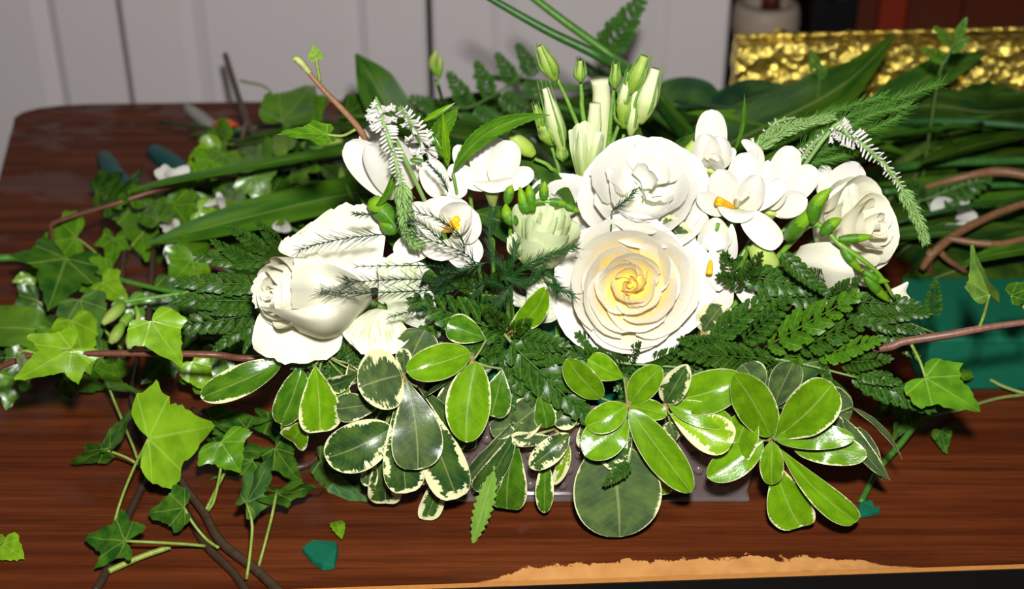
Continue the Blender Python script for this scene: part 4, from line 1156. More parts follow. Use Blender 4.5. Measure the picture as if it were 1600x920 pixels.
sprig('star-shaped lime green pittosporum rosette at the right front of the tray', (1205, 684, .700), [
    (1207, 640, 1240, 566, 46, S_, .1, dict(yb=.006, yt=.008)), (1255, 620, 1332, 645, 66, S_, .2, dict(yb=.006, yt=.004, prof='ell')), (1215, 680, 1288, 662, 32, D_, .6, dict(yb=.0, yt=-.002)),
    (1278, 640, 1312, 672, 30, S_, .3, dict(yb=0, yt=-.004)), (1308, 648, 1390, 750, 30, S_, .3, dict(yb=.0, yt=-.012, prof='lance', rot=25)), (1330, 636, 1408, 718, 14, S_, .5, dict(yb=.002, yt=-.006, prof='lance', rot=50)),
    (1345, 668, 1378, 750, 20, S_, .3, dict(yb=.0, yt=-.008, prof='lance', rot=30)), (1172, 640, 1134, 730, 58, B_, .4, dict(yb=-.002, yt=-.010, prof='ell')), (1192, 688, 1106, 746, 50, B_, .35, dict(yb=-.006, yt=-.018, prof='ell')),
    (1204, 682, 1146, 584, 60, B_, .3, dict(yb=-.004, yt=-.014, prof='ell')), (1210, 684, 1302, 598, 72, B_, .45, dict(yb=-.004, yt=-.014)), (1240, 700, 1354, 712, 48, B_, .6, dict(yb=-.006, yt=-.020, prof='ell')),
    (1212, 686, 1334, 684, 38, B_, .2, dict(yb=-.010, yt=-.022, prof='ell')), (1212, 722, 1252, 826, 68, B_, .55, dict(yb=-.008, yt=-.022)),
    (1216, 698, 1338, 814, 42, B_, .4, dict(yb=-.010, yt=-.030, fold=.3)), (1206, 690, 1206, 758, 36, B_, .45, dict(yb=-.010, yt=-.020, prof='ell')),
    (1190, 620, 1160, 570, 50, S_, .3, dict(yb=.008, yt=.010)), (1230, 640, 1200, 590, 50, S_, .2, dict(yb=.01, yt=.012))])
sprig('single narrow pittosporum leaf standing up left of the big rose', (798, 516, .735), [(798, 516, 852, 452, 38, B_, .5, dict(yt=-.012, prof='ell', sweep=-.08))])
sprig('single cream-splashed pittosporum leaf between the big rose and the freesia bud', (1082, 392, .772), [(1082, 392, 1040, 338, 44, S_, 1.35, dict(yt=.0, prof='ell', rot=10))])
sprig('cream and grey pittosporum leaf pair under the hanging freesia', (1098, 520, .745), [(1098, 518, 1130, 476, 44, S_, 1.3, dict(yt=-.004, prof='ell')), (1105, 520, 1170, 490, 34, S_, .6, dict(yt=-.002)), (1120, 525, 1165, 500, 26, S_, 1.2, dict(yt=-.008))])

# --- leatherleaf fern
def pinna_mesh(n=9, rat=.34, seed=0, fwd=.8):
    rs = np.random.default_rng(seed)
    mds = []
    for i in range(n):
        t = .03 + .85 * i / (n - 1)
        L = rat * .66 * (1 - t) ** .55 * min(1, .55 + 2.2 * t) + .03
        for s in (-1, 1):
            a = fwd - .35 * t + rs.uniform(-.08, .08)
            b = Vector((t + (.02 if s > 0 else 0), s * .006, 0))
            e = b + Vector((math.cos(a) * L, s * math.sin(a) * L, -.05 * L + rs.uniform(-.16, .10) * L))
            mds.append(blade(b, e, L * .62, 'ell', normal=(-.35 + rs.uniform(-.3, .3), s * .2 + rs.uniform(-.3, .3), 1), nu=10, nv=5, bend=.07, fold=.16, teeth=4, tdepth=.25, minw=.45, ph=i))
    mds.append(blade(Vector((.80, 0, .004)), Vector((1.03, 0, -.03)), .10, 'ovate', normal=(0, 0, 1), nv=5, teeth=5, tdepth=.25, minw=.3, ph=1))
    mds.append(tube([(0, 0, 0), (.5, 0, .012), (.96, 0, -.004)], [.012, .010, .003], 8, 5))
    me = mesh_of('pinna', join(mds))
    me.materials.append(M_FERN)
    return me
PINNA = [pinna_mesh(9, .36, 1), pinna_mesh(10, .33, 2), pinna_mesh(8, .40, 3, .9), pinna_mesh(8, .36, 4)]
def pinna(root, b, t, w=1.0, col=FERN, var=None, tilt=(0, 0, 0), jit=.15):
    M = frame_matrix(b, t, (CAM - b).normalized() + Vector(tilt), (t - b).length * w)
    return inst('pinna', PINNA[random.randrange(4) if var is None else var], M, root, C(col, 0, jit))
def fern(label, rach, pins, y, col=FERN, base=None, group='leatherleaf fern fronds'):
    pts = [P(p[0], p[1], y + (p[2] if len(p) > 2 else 0)) for p in rach]
    e = base or foam_at(pts[-1].x)
    root = thing('fern_frond', label, 'fern', e, group)
    stem_line(root, pts + [e], [.0007, .0012, .0016], (.14, .24, .05, 1), 'rachis')
    for q in pins:
        bx_, by_, tx_, ty_ = q[:4]
        kw = dict(q[4]) if len(q) > 4 else {}
        yb, yt = kw.pop('yb', 0), kw.pop('yt', -.012)
        w = kw.pop('w', 1.0)
        tilt = kw.pop('tilt', (random.uniform(-.3, .3), 0, random.uniform(.0, .5)))
        pinna(root, P(bx_, by_, y + yb), P(tx_, ty_, y + yt), w, kw.get('col', col), kw.get('var'), tilt)
    return root
fern('dark fern frond fanning out under the big rose, left of centre', [(922, 655, -.02), (850, 590, -.012), (795, 530, 0), (775, 505, .01)], [
    (788, 520, 640, 466, dict(w=1.1, yt=-.004)), (790, 534, 704, 532, dict(w=1.3)), (790, 545, 746, 572, dict(w=1.5)), (792, 545, 800, 642, dict(w=1.1, yt=-.02)),
    (795, 545, 886, 642, dict(w=1.25, yt=-.02)), (797, 535, 926, 660, dict(w=1.1, yt=-.03, yb=-.004)), (800, 532, 912, 566, dict(w=1.1)), (800, 526, 890, 540, dict(w=1.1)),
    (792, 520, 760, 478, dict(w=1.3)), (795, 522, 830, 500, dict(w=1.3)), (790, 550, 850, 640, dict(w=1.2, yt=-.02)), (840, 570, 905, 600, dict(w=1.1)), (790, 535, 712, 500, dict(w=1.1, yb=.004, yt=.0))], .728)
fern('glossy fern frond with bold serrated leaflets right of the big rose', [(1340, 590, -.01), (1260, 570, 0), (1180, 555, .008), (1110, 548, .02)], [
    (1196, 542, 1345, 458, dict(w=1.0, yt=-.006, col=MID)), (1246, 545, 1362, 498, dict(w=1.05, yt=-.012)), (1276, 556, 1378, 530, dict(w=1.15, yt=-.014, col=MID)), (1312, 568, 1394, 560, dict(w=1.25, yt=-.014)),
    (1322, 575, 1400, 600, dict(w=1.2)), (1330, 580, 1462, 642, dict(w=1.0)), (1160, 534, 1236, 462, dict(w=1.1, yt=-.004)), (1110, 532, 1206, 456, dict(w=1.0, yt=.0)), (1248, 556, 1232, 590, dict(w=1.6, col=MID)),
    (1195, 560, 1064, 552, dict(w=1.0)), (1190, 566, 1095, 590, dict(w=1.1)), (1215, 565, 1170, 590, dict(w=1.6)), (1140, 545, 1060, 530, dict(w=1.1)), (1280, 565, 1300, 600, dict(w=1.3))], .724)
fern('dark fern frond tucked under the right rose', [(1460, 520, 0), (1380, 490, 0), (1260, 450, 0), (1150, 430, .01)], [
    (1150, 440, 1130, 394, dict(w=1.4, yt=-.006)), (1160, 430, 1290, 452, dict(w=1.0, yt=-.01)), (1220, 395, 1288, 458, dict(w=.8, yb=-.02, yt=-.028)), (1165, 445, 1120, 430, dict(w=1.2)), (1160, 450, 1190, 395, dict(w=1.0)),
    (1300, 460, 1345, 435, dict(w=1.4, yb=-.016, yt=-.026)), (1330, 470, 1440, 478, dict(w=1.0, yt=-.008)), (1345, 490, 1456, 490, dict(w=.9)), (1370, 500, 1446, 520, dict(w=1.0)), (1370, 505, 1438, 562, dict(w=1.1)),
    (1290, 440, 1265, 420, dict(w=1.2)), (1456, 495, 1462, 438, dict(w=1.3, yt=.0)), (1200, 450, 1330, 470, dict(w=1.0)), (1310, 480, 1400, 520, dict(w=1.0))], .752)
fern('fern frond spreading left from behind the left rose', [(280, 458, -.004), (340, 450, 0), (400, 448, 0), (470, 450, .01)], [
    (415, 408, 300, 402, dict(w=.85)), (410, 445, 270, 440, dict(w=.85)), (405, 470, 262, 468, dict(w=.85)), (405, 490, 266, 512, dict(w=.9)), (400, 500, 332, 548, dict(w=1.0)), (405, 420, 330, 375, dict(w=.9)),
    (420, 395, 355, 352, dict(w=.9)), (440, 385, 400, 345, dict(w=1.0)), (398, 510, 380, 552, dict(w=1.0)), (400, 480, 330, 490, dict(w=.9))], .775)
fern('short dark fern frond peeping below the left rose', [(480, 590, -.004), (510, 565, 0), (560, 545, .01)], [
    (545, 545, 470, 612, dict(w=1.2)), (550, 550, 500, 600, dict(w=1.3)), (535, 540, 455, 575, dict(w=1.2)), (550, 535, 560, 590, dict(w=1.3)), (560, 530, 590, 570, dict(w=1.3)), (540, 530, 530, 560, dict(w=1.2)), (690, 512, 620, 540, dict(w=1.2))], .735)
fern('fern frond leaning over the tray middle, small dark tip showing on the big grey leaf', [(945, 755, -.02), (970, 735, -.018), (985, 700, -.008)], [(985, 724, 942, 758, dict(w=1.5, yb=-.022, yt=-.030))], .706)
fern('dark fern frond lying flat under the lower edge of the big rose', [(1080, 575, -.008), (1010, 570, -.004), (950, 565, 0), (900, 560, .01)], [
    (960, 570, 880, 545, dict(w=1.2)), (990, 572, 930, 560, dict(w=1.3)), (1000, 572, 960, 610, dict(w=1.3)), (1010, 570, 1060, 545, dict(w=1.2)), (1030, 575, 1110, 560, dict(w=1.2)), (1040, 575, 1090, 600, dict(w=1.3)), (980, 565, 1000, 535, dict(w=1.3)),
    (950, 570, 900, 610, dict(w=1.2)), (920, 565, 860, 575, dict(w=1.2)), (960, 560, 900, 520, dict(w=1.2, yb=.01, yt=.01)), (1060, 560, 1130, 530, dict(w=1.2)), (1040, 560, 1090, 525, dict(w=1.2, yb=.01, yt=.01)), (1005, 580, 965, 640, dict(w=1.0, yt=-.02)), (1020, 575, 1020, 605, dict(w=1.4))], .732)
fern('fern frond in the dark middle of the arrangement between lisianthus and big rose', [(700, 440, 0), (740, 460, 0), (790, 470, .006)], [
    (720, 440, 660, 455, dict(w=1.2)), (740, 450, 690, 425, dict(w=1.2)), (760, 455, 745, 420, dict(w=1.2)), (770, 460, 790, 410, dict(w=1.2)), (780, 470, 720, 490, dict(w=1.2)), (770, 440, 800, 440, dict(w=1.4)), (640, 420, 690, 440, dict(w=1.2))], .765)

# --- wispy plumosus
def plume(root, pts, y, nlen, n, dens=3, r=.0003, flat=.35, col=(.008, .05, .018, 1)):
    c = catmull([tuple(P(p[0], p[1], y + (p[2] if len(p) > 2 else 0))) for p in pts], n)
    tg = nrm(np.gradient(c, axis=0))
    k = mpp(Vector(c[0]))
    mds = [tube([Vector(q) for q in c[::max(1, n // 8)]] + [Vector(c[-1])], [.00045, .0003], 16, 4)]
    for i in range(1, n):
        t = i / (n - 1)
        tv = Vector(tg[i]); u = (CAM - Vector(c[i])).normalized().cross(tv).normalized()
        w = u.cross(tv)
        for j in range(dens):
            s = 1 if (i + j) % 2 else -1
            d = (tv * random.uniform(.8, 1.5) + u * s * random.uniform(.25, .85) + w * random.uniform(-flat, flat)).normalized()
            L = nlen * k * random.uniform(.45, 1.3) * (1 - .45 * t)
            p = Vector(c[i])
            mds.append(tube([p, p + d * L], [r, r * .35], 2, 3, caps=False))
    o = add('needle_spray', join(mds), M_STEM, root, col)
    o['kind'] = 'stuff'
    return o
def plumosus(label, y, base, sprays, **kw):
    b = P(base[0], base[1], y)
    root = thing('asparagus_fern_sprig', label, 'fern', foam_at(b.x), 'wispy asparagus fern sprigs')
    stem_line(root, [foam_at(b.x), b], [.0008, .0006], (.05, .16, .03, 1))
    for s in sprays: plume(root, s[0], y, s[1], s[2], **kw)
NG = (.014, .075, .008, 1)
plumosus('wispy asparagus fern strands lying across the left rose and lisianthus', .735, (760, 455), [
    ([(720, 440, 0), (640, 436, -.03), (560, 440, -.045), (545, 440, -.046)], 34, 26), ([(730, 450, 0), (640, 455, -.03), (560, 458, -.045), (505, 455, -.05)], 34, 28), ([(690, 480, 0), (650, 485, -.02), (610, 495, -.025)], 18, 16),
    ([(720, 425, 0), (670, 415, -.02), (560, 416, -.03)], 18, 20), ([(600, 366, -.005), (560, 370, -.01), (510, 378, -.012), (470, 390, -.012)], 34, 20), ([(590, 332, 0), (570, 335, -.004), (555, 334, -.004)], 14, 14)], r=.0003)
plumosus('forked asparagus fern strand across the wide-open freesia', .735, (748, 418), [
    ([(748, 418, 0), (725, 395, -.004), (680, 378, -.006), (645, 362, -.006)], 36, 14), ([(726, 395, -.004), (720, 370, -.006), (690, 345, -.008), (648, 330, -.008)], 34, 14), ([(700, 385, -.004), (660, 350, -.008), (640, 345, -.008)], 18, 16), ([(700, 300, .02), (690, 278, .02), (668, 254, .02)], 12, 22)], r=.0003)
plumosus('dark feathery asparagus fern tuft left of the big rose', .742, (800, 430), [
    ([(790, 440, 0), (830, 410, -.008), (870, 395, -.012), (900, 386, -.014)], 24, 40), ([(780, 440, 0), (800, 410, -.004), (805, 380, 0)], 22, 30), ([(790, 450, 0), (760, 440, -.004), (735, 470, -.006), (705, 490, -.006)], 24, 40), ([(800, 445, 0), (780, 470, -.004), (760, 490, -.004)], 22, 30),
    ([(800, 430, 0), (770, 400, 0), (765, 350, .006), (770, 330, .008)], 22, 40), ([(850, 440, -.004), (870, 450, -.01), (895, 460, -.014)], 24, 20), ([(830, 420, 0), (860, 430, -.006), (872, 455, -.008)], 22, 24), ([(760, 410, 0), (700, 430, 0), (680, 450, 0)], 22, 30), ([(780, 430, 0), (820, 440, -.004), (850, 420, -.006)], 24, 36)], dens=4, col=NG)
plumosus('soft asparagus fern plume sweeping up right behind the freesias', .83, (1250, 235), [
    ([(1240, 240, 0), (1320, 185, 0), (1400, 155, .01), (1470, 130, .012)], 30, 56), ([(1240, 250, 0), (1300, 215, 0), (1360, 180, 0), (1420, 165, 0)], 28, 50), ([(1250, 250, 0), (1300, 230, 0), (1350, 205, 0)], 26, 40), ([(1200, 225, 0), (1270, 185, 0), (1330, 165, .004), (1380, 150, .004)], 26, 46),
    ([(1240, 255, 0), (1290, 250, 0), (1330, 240, 0)], 24, 34), ([(1270, 240, 0), (1260, 255, 0), (1265, 262, -.002)], 20, 16), ([(1300, 225, .0), (1390, 190, .006), (1420, 168, .006)], 26, 36)], dens=5, r=.00026, flat=.6, col=(.085, .24, .02, 1))
plumosus('tiny asparagus fern tip on the large lisianthus', .765, (956, 330), [([(956, 330, 0), (975, 315, -.004), (992, 300, -.004)], 18, 16)], r=.0003)

# --- serrated veronica / rose leaves among the flowers
def loose_leaf(name, label, leaves, y, hub, cat='leaf', group=None, to_foam=True, mat=M_LEAF):
    h = P(hub[0], hub[1], y)
    root = thing(name, label, cat, foam_at(h.x) if to_foam else h, group)
    if to_foam: stem_line(root, [h, (h + foam_at(h.x)) / 2, foam_at(h.x)], [.0010, .0014], (.14, .30, .04, 1))
    for q in leaves:
        kw = dict(prof='lance', fold=.25, bend=.04, nv=7)
        kw.update(q[8] if len(q) > 8 else {})
        add('leaf', blade(P(q[0], q[1], y + q[2]), P(q[3], q[4], y + q[5]), q[6] * mpp(h), **kw), mat, root, C(q[7]))
    return root
loose_leaf('serrated_leaf', 'long arching serrated green leaf beside the upright freesia cup', [(708, 268, 0, 860, 180, -.004, 30, MID, dict(teeth=16, sweep=.14, tdepth=.12))], .785, (708, 270))
loose_leaf('serrated_leaf', 'small toothed green leaves behind the fluffy veronica', [(672, 225, 0, 716, 168, 0, 30, MID, dict(teeth=9)), (700, 260, -.004, 692, 175, -.01, 14, BRIGHT, dict(teeth=8)), (660, 190, 0, 712, 160, .004, 9, BRIGHT), (680, 215, -.002, 700, 250, -.006, 16, MID, dict(teeth=6))], .79, (690, 260))
loose_leaf('serrated_leaf', 'narrow pale toothed leaf hanging in front of the tray', [(772, 735, 0, 738, 852, -.016, 34, (.17, .34, .05), dict(teeth=11, tdepth=.3, prof='lance'))], .695, (772, 735))
loose_leaf('slender_leaf', 'thin pointed green leaf blade rising right of the hooded freesia', [(1148, 235, 0, 1163, 146, .004, 7, MID, dict(sweep=-.06))], .82, (1148, 235))
loose_leaf('slender_leaf', 'curved green sepal leaf under the veronica spike tip', [(585, 325, 0, 615, 255, 0, 12, MID, dict(sweep=-.12)), (640, 250, 0, 662, 252, 0, 9, MID)], .77, (600, 330))
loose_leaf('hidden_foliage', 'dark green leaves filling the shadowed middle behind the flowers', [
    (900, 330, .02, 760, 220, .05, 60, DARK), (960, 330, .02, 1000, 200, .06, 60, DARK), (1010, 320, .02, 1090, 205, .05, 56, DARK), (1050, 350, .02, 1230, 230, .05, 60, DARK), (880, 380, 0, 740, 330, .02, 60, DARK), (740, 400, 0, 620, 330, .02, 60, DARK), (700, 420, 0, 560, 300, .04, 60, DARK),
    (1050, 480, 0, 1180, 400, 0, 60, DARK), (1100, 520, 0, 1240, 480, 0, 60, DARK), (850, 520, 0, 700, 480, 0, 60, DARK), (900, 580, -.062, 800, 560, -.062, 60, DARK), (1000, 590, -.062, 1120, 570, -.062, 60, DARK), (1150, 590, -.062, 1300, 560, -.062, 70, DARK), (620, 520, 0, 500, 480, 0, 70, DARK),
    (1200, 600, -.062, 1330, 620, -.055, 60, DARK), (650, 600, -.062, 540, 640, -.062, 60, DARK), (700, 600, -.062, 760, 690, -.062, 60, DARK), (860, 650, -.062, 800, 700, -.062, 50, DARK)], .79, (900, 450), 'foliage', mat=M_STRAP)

# --- ivy
IV = (.075, .225, .008)
IVL = (.17, .35, .010)
IVD = (.016, .085, .008)
RED = (.16, .055, .03, 1)
BRN = (.075, .04, .022, 1)
def ivy_vine(label, stems, leaves, group='ivy vines', name='ivy_vine', cat='ivy', loc=None):
    """stems: (points, radii, colour); leaves: (joint, tip, width px, colour, options, petiole points)"""
    root = thing(name, label, cat, loc or stems[0][0][-1], group)
    for pts, r, col in stems: stem_line(root, pts, r, col, 'stem', n=8 * len(pts), seg=7)
    for lf in leaves:
        j, t, w, col, kw, pet = lf
        o = add('leaf', ivy_leaf(j, t, w * mpp(j), **kw), M_IVY, root, C(col))
        if pet: stem_line(o, [j] + list(pet), [.0009, .0011], (.24, .34, .05, 1), 'petiole', n=12)
    return root
y = .735
f0 = foam_at(-.1, .76, .09)
ivy_vine('ivy vine with red-brown stem reaching left from under the left rose', [
    ([P(-12, 578, y), P(30, 562, y), P(60, 554, y), P(200, 552, y), P(330, 554, y), P(420, 560, y + .01), f0], [.0018, .002, .0022, .0022], RED)], [
    (P(112, 545, y - .002), P(40, 612, y - .022), 104, IVL, dict(var='b', rot=8, skew=-.25), [P(90, 546, y - .004), P(60, 553, y)]),
    (P(236, 502, y - .012), P(274, 578, y - .022), 92, IVL, dict(var='a', skew=.15), [P(262, 520, y - .006), P(284, 552, y)]),
    (P(28, 552, y - .006), P(50, 590, y - .006), 40, (.20, .26, .12), dict(var='c', rot=60), [P(40, 548, y), P(62, 554, y)])])
y = .80
ivy_vine('young ivy shoot with a reddish stem poking up at the upper left of the flowers', [
    ([P(462, 93, y), P(475, 105, y), P(505, 140, y), P(560, 200, y), P(600, 270, y + .004), foam_at(-.05, .80)], [.0014, .0016, .0022, .0024], (.28, .14, .07, 1)),
    ([P(458, 93, y), P(466, 94, y), P(484, 114, y)], [.0012, .0024, .0018], (.42, .48, .14, 1))], [
    (P(494, 92, y), P(489, 70, y), 26, (.20, .34, .05), dict(var='c', fold=.5), [P(497, 110, y), P(500, 128, y)]),
    (P(510, 210, y), P(434, 204, y - .012), 46, IV, dict(var='a', rot=-38), [P(535, 212, y), P(556, 202, y)])])
y = .72
ivy_vine('ivy vine with brown stem running right across the loose foam brick', [
    ([P(1612, 502, y), P(1540, 512, y), P(1480, 523, y), P(1415, 533, y + .004), P(1350, 545, y + .01), foam_at(.15)], [.002, .0026, .0027, .0026], (.20, .09, .06, 1))], [
    (P(1546, 460, y - .006), P(1513, 388, y - .002), 62, (.11, .22, .035), dict(var='a', rot=48, fold=.3), [P(1538, 490, y), P(1530, 512, y)]),
    (P(1446, 590, y - .01), P(1522, 660, y - .024), 92, IV, dict(var='a', rot=5, skew=.2), [P(1438, 566, y - .004), P(1424, 538, y)]),
    (P(1580, 462, y + .01), P(1625, 442, y), 40, IVD, dict(var='c'), [P(1600, 480, y + .01), P(1610, 502, y)])])

# ivy lying on the table at the lower left
def Tz(l): return [T(*p) for p in l]
tb = (.30, .38, .06, 1)
ivy_vine('ivy runner at the front left with one large pale leaf on a long stalk', [
    (Tz([(148, 925, .003), (165, 895, .003), (190, 830, .004), (218, 770, .004), (236, 735, .005), (225, 680, .006), (205, 620, .01), (215, 560, .012)]), [.0026, .0026, .0024, .002], (.045, .024, .014, 1)),
    (Tz([(170, 892, .004), (215, 872, .005), (266, 854, .006)]), [.0020, .0018], (.27, .36, .05, 1))], [
    (T(232, 685, .055), T(344, 664, .045), 168, IVL, dict(var='a', droop=.2, fold=.05), Tz([(205, 740, .03), (186, 790, .012), (178, 822, .004)])),
    (T(163, 702, .02), T(107, 731, .006), 52, IVD, dict(var='a', rot=40), Tz([(200, 716, .015), (240, 742, .006)])),
    (T(172, 700, .022), T(208, 626, .03), 40, IVD, dict(var='c', rot=45), None),
    (T(170, 604, .03), T(236, 612, .02), 26, IVD, dict(var='c', rot=55), Tz([(180, 630, .02), (205, 690, .012), (216, 720, .005)])),
    (T(228, 725, .012), T(246, 700, .012), 40, IVD, dict(var='a', rot=40), None)])
ivy_vine('ivy runner with dark wet leaves and two thick brown stems at the front left', [
    (Tz([(388, 928, .003), (362, 892, .003), (322, 852, .004), (300, 815, .004), (285, 790, .005), (262, 740, .006), (248, 690, .01), (235, 640, .016)]), [.0026, .0026, .0024, .002], (.045, .024, .014, 1)),
    (Tz([(440, 928, .004), (400, 890, .004), (345, 846, .005), (318, 800, .006), (290, 762, .008), (262, 715, .012), (255, 650, .018)]), [.003, .003, .0026, .002], (.055, .032, .018, 1))], [
    (T(195, 845, .020), T(124, 836, .014), 96, IVD, dict(var='b', rot=-22, rip=.05), Tz([(240, 847, .018), (290, 850, .010), (322, 853, .005)])),
    (T(288, 793, .022), T(226, 802, .016), 74, IVD, dict(var='a', rot=-15, rip=.05), Tz([(300, 815, .016), (322, 842, .008), (342, 856, .006)])),
    (T(345, 690, .045), T(374, 738, .03), 94, IV, dict(var='a', rot=-10, rip=.04), Tz([(345, 730, .03), (335, 780, .012), (325, 798, .006)])),
    (T(385, 785, .035), T(438, 702, .04), 64, (.04, .13, .035), dict(var='a', rot=-35, rip=.04), Tz([(394, 820, .03), (390, 870, .014), (385, 905, .004)])),
    (T(432, 770, .035), T(514, 764, .02), 52, IVD, dict(var='b', rot=-45, rip=.06), Tz([(425, 805, .03), (415, 845, .014), (404, 885, .004)])),
    (T(385, 670, .03), T(330, 660, .03), 50, IVD, dict(var='a', rot=-30), Tz([(360, 720, .02), (320, 800, .006)]))])
ivy_vine('small lime green ivy leaf pair at the bottom left corner of the table', [(Tz([(-14, 870, .003), (-8, 852, .006), (4, 848, .008)]), [.0012, .001], (.27, .36, .05, 1))], [
    (T(5, 850, .009), T(36, 872, .006), 52, IVL, dict(var='c', fold=.05), None), (T(0, 846, .01), T(6, 832, .008), 22, IVL, dict(var='c'), None)])
ivy_vine('dark ivy tangle lying left of the tray under the pittosporum', [
    (Tz([(300, 640, .006), (380, 690, .006), (460, 730, .006), (520, 700, .006)]), [.0022, .002], BRN)], [
    (T(330, 655, .03), T(420, 660, .03), 56, IVD, dict(var='a', rot=-30), None), (T(420, 660, .025), T(500, 690, .02), 60, IVD, dict(var='b', rot=-30), None),
    (T(340, 700, .02), T(440, 712, .016), 56, IVD, dict(var='a', rot=-35), None), (T(430, 700, .03), T(470, 760, .012), 66, IVD, dict(var='a', rot=-30), None),
    (T(500, 720, .014), T(580, 770, .008), 70, DEEP, dict(var='c', rot=-30), None), (T(520, 755, .006), T(575, 782, .004), 44, (.06, .17, .07), dict(var='c', rot=-30, droop=.02), None),
    (T(300, 600, .03), T(330, 560, .05), 50, IV, dict(var='a'), None), (T(300, 565, .05), T(332, 615, .03), 56, IVL, dict(var='c'), None), (T(395, 720, .012), T(330, 745, .006), 50, IVD, dict(var='a', rot=-30), None)])
o = add('fallen_leaf', blade(T(524, 814, .001), T(534, 842, .003), .010, 'ovate', normal=(0, 0, 1), bend=.1, fold=.1, teeth=5), M_LEAF, None, C(BRIGHT))
tag(o, 'tiny fallen green leaf on the wood near the foam wedge', 'leaf')
root = thing('cut_stem', 'cut green flower stem lying on the table behind the right rosette', 'stem', T(1345, 785, .002))
stem_line(root, Tz([(1345, 785, .0026), (1372, 735, .003), (1410, 690, .01), (1440, 650, .02)]), [.0022, .0024], (.06, .20, .02, 1))
ivy_vine('thin ivy stem with small leaves on the table in front of the foam brick', [
    (Tz([(1620, 620, .004), (1560, 600, .008), (1500, 560, .02), (1460, 540, .03)]), [.0014, .0014], (.20, .28, .06, 1)),
    (Tz([(1620, 615, .003), (1560, 622, .003), (1500, 640, .004), (1440, 655, .006)]), [.0013, .0013], (.22, .26, .07, 1))], [
    (T(1470, 672, .012), T(1478, 706, .006), 34, IVD, dict(var='c'), None), (T(1500, 585, .02), T(1520, 560, .02), 36, IV, dict(var='a'), None), (T(1460, 620, .02), T(1430, 660, .008), 40, IVD, dict(var='a'), None),
    (T(1420, 640, .03), T(1395, 690, .01), 44, IVD, dict(var='a'), None), (T(1400, 620, .05), T(1360, 660, .02), 50, IVD, dict(var='a'), None)])

# --- back left heap of clippings
ivy_vine('dark five-lobed ivy leaf and paler leaves at the left end of the heap', [
    (Tz([(240, 620, .01), (232, 520, .02), (238, 420, .03), (245, 340, .03)]), [.0024, .0024], BRN), (Tz([(180, 600, .01), (190, 520, .02), (192, 420, .03), (200, 360, .03)]), [.002, .002], BRN)], [
    (T(103, 404, .055), T(78, 476, .04), 148, IVD, dict(var='b', droop=.15), Tz([(140, 430, .04), (188, 470, .03)])),
    (T(120, 371, .05), T(46, 384, .04), 96, IV, dict(var='a', rot=-25), Tz([(150, 395, .04), (178, 424, .03)])),
    (T(215, 318, .045), T(226, 398, .03), 96, IV, dict(var='a'), Tz([(235, 345, .04), (205, 385, .03)])), (T(178, 372, .04), T(172, 420, .03), 52, IV, dict(var='b'), None),
    (T(124, 468, .05), T(152, 540, .035), 84, (.05, .15, .03), dict(var='c'), Tz([(150, 500, .04), (190, 545, .02)])), (T(112, 500, .05), T(140, 580, .03), 74, IVL, dict(var='c'), None),
    (T(170, 430, .04), T(100, 450, .03), 70, IV, dict(var='a'), None), (T(160, 560, .02), T(60, 590, .01), 70, IVD, dict(var='a', rot=-25), None), (T(40, 560, .02), T(-10, 600, .01), 60, IVD, dict(var='a'), None), (T(20, 590, .02), T(10, 640, .005), 60, IV, dict(var='a'), None),
    (T(100, 590, .02), T(170, 610, .01), 60, IVD, dict(var='a', rot=-30), None), (T(150, 300, .03), T(200, 270, .03), 60, IVD, dict(var='a', rot=-30), None)])
ivy_vine('bright ivy leaves behind the left rose, middle of the heap', [
    (Tz([(420, 480, .01), (360, 430, .02), (300, 400, .03), (250, 380, .03)]), [.002, .002], BRN)], [
    (T(300, 405, .05), T(262, 450, .03), 80, IV, dict(var='a'), Tz([(330, 420, .03)])), (T(285, 395, .05), T(335, 380, .04), 60, IV, dict(var='c'), None), (T(270, 320, .05), T(310, 370, .04), 80, IV, dict(var='a'), None),
    (T(300, 300, .05), T(250, 330, .04), 70, IV, dict(var='b'), None), (T(380, 290, .05), T(330, 330, .04), 80, IVD, dict(var='a'), None), (T(420, 310, .05), T(470, 350, .04), 80, IVD, dict(var='a'), None), (T(200, 470, .04), T(220, 520, .02), 60, IV, dict(var='a'), None),
    (T(320, 480, .04), T(290, 540, .02), 70, IVD, dict(var='a'), None), (T(350, 560, .03), T(300, 600, .02), 70, IV, dict(var='c'), None), (T(240, 450, .04), T(280, 500, .02), 70, IVD, dict(var='a'), None), (T(360, 520, .03), T(410, 570, .02), 70, IVD, dict(var='a'), None), (T(60, 470, .02), T(10, 500, .01), 70, IVD, dict(var='a'), None),
    (T(160, 440, .05), T(200, 470, .04), 60, IVL, dict(var='a'), None), (T(90, 530, .03), T(30, 555, .02), 60, IV, dict(var='b'), None), (T(260, 560, .03), T(220, 600, .02), 60, IVD, dict(var='a'), None), (T(320, 440, .06), T(290, 420, .06), 44, IVL, dict(var='c'), None), (T(190, 590, .02), T(140, 570, .02), 50, IV, dict(var='a'), None), (T(60, 430, .02), T(20, 440, .02), 40, IVL, dict(var='c'), None)])
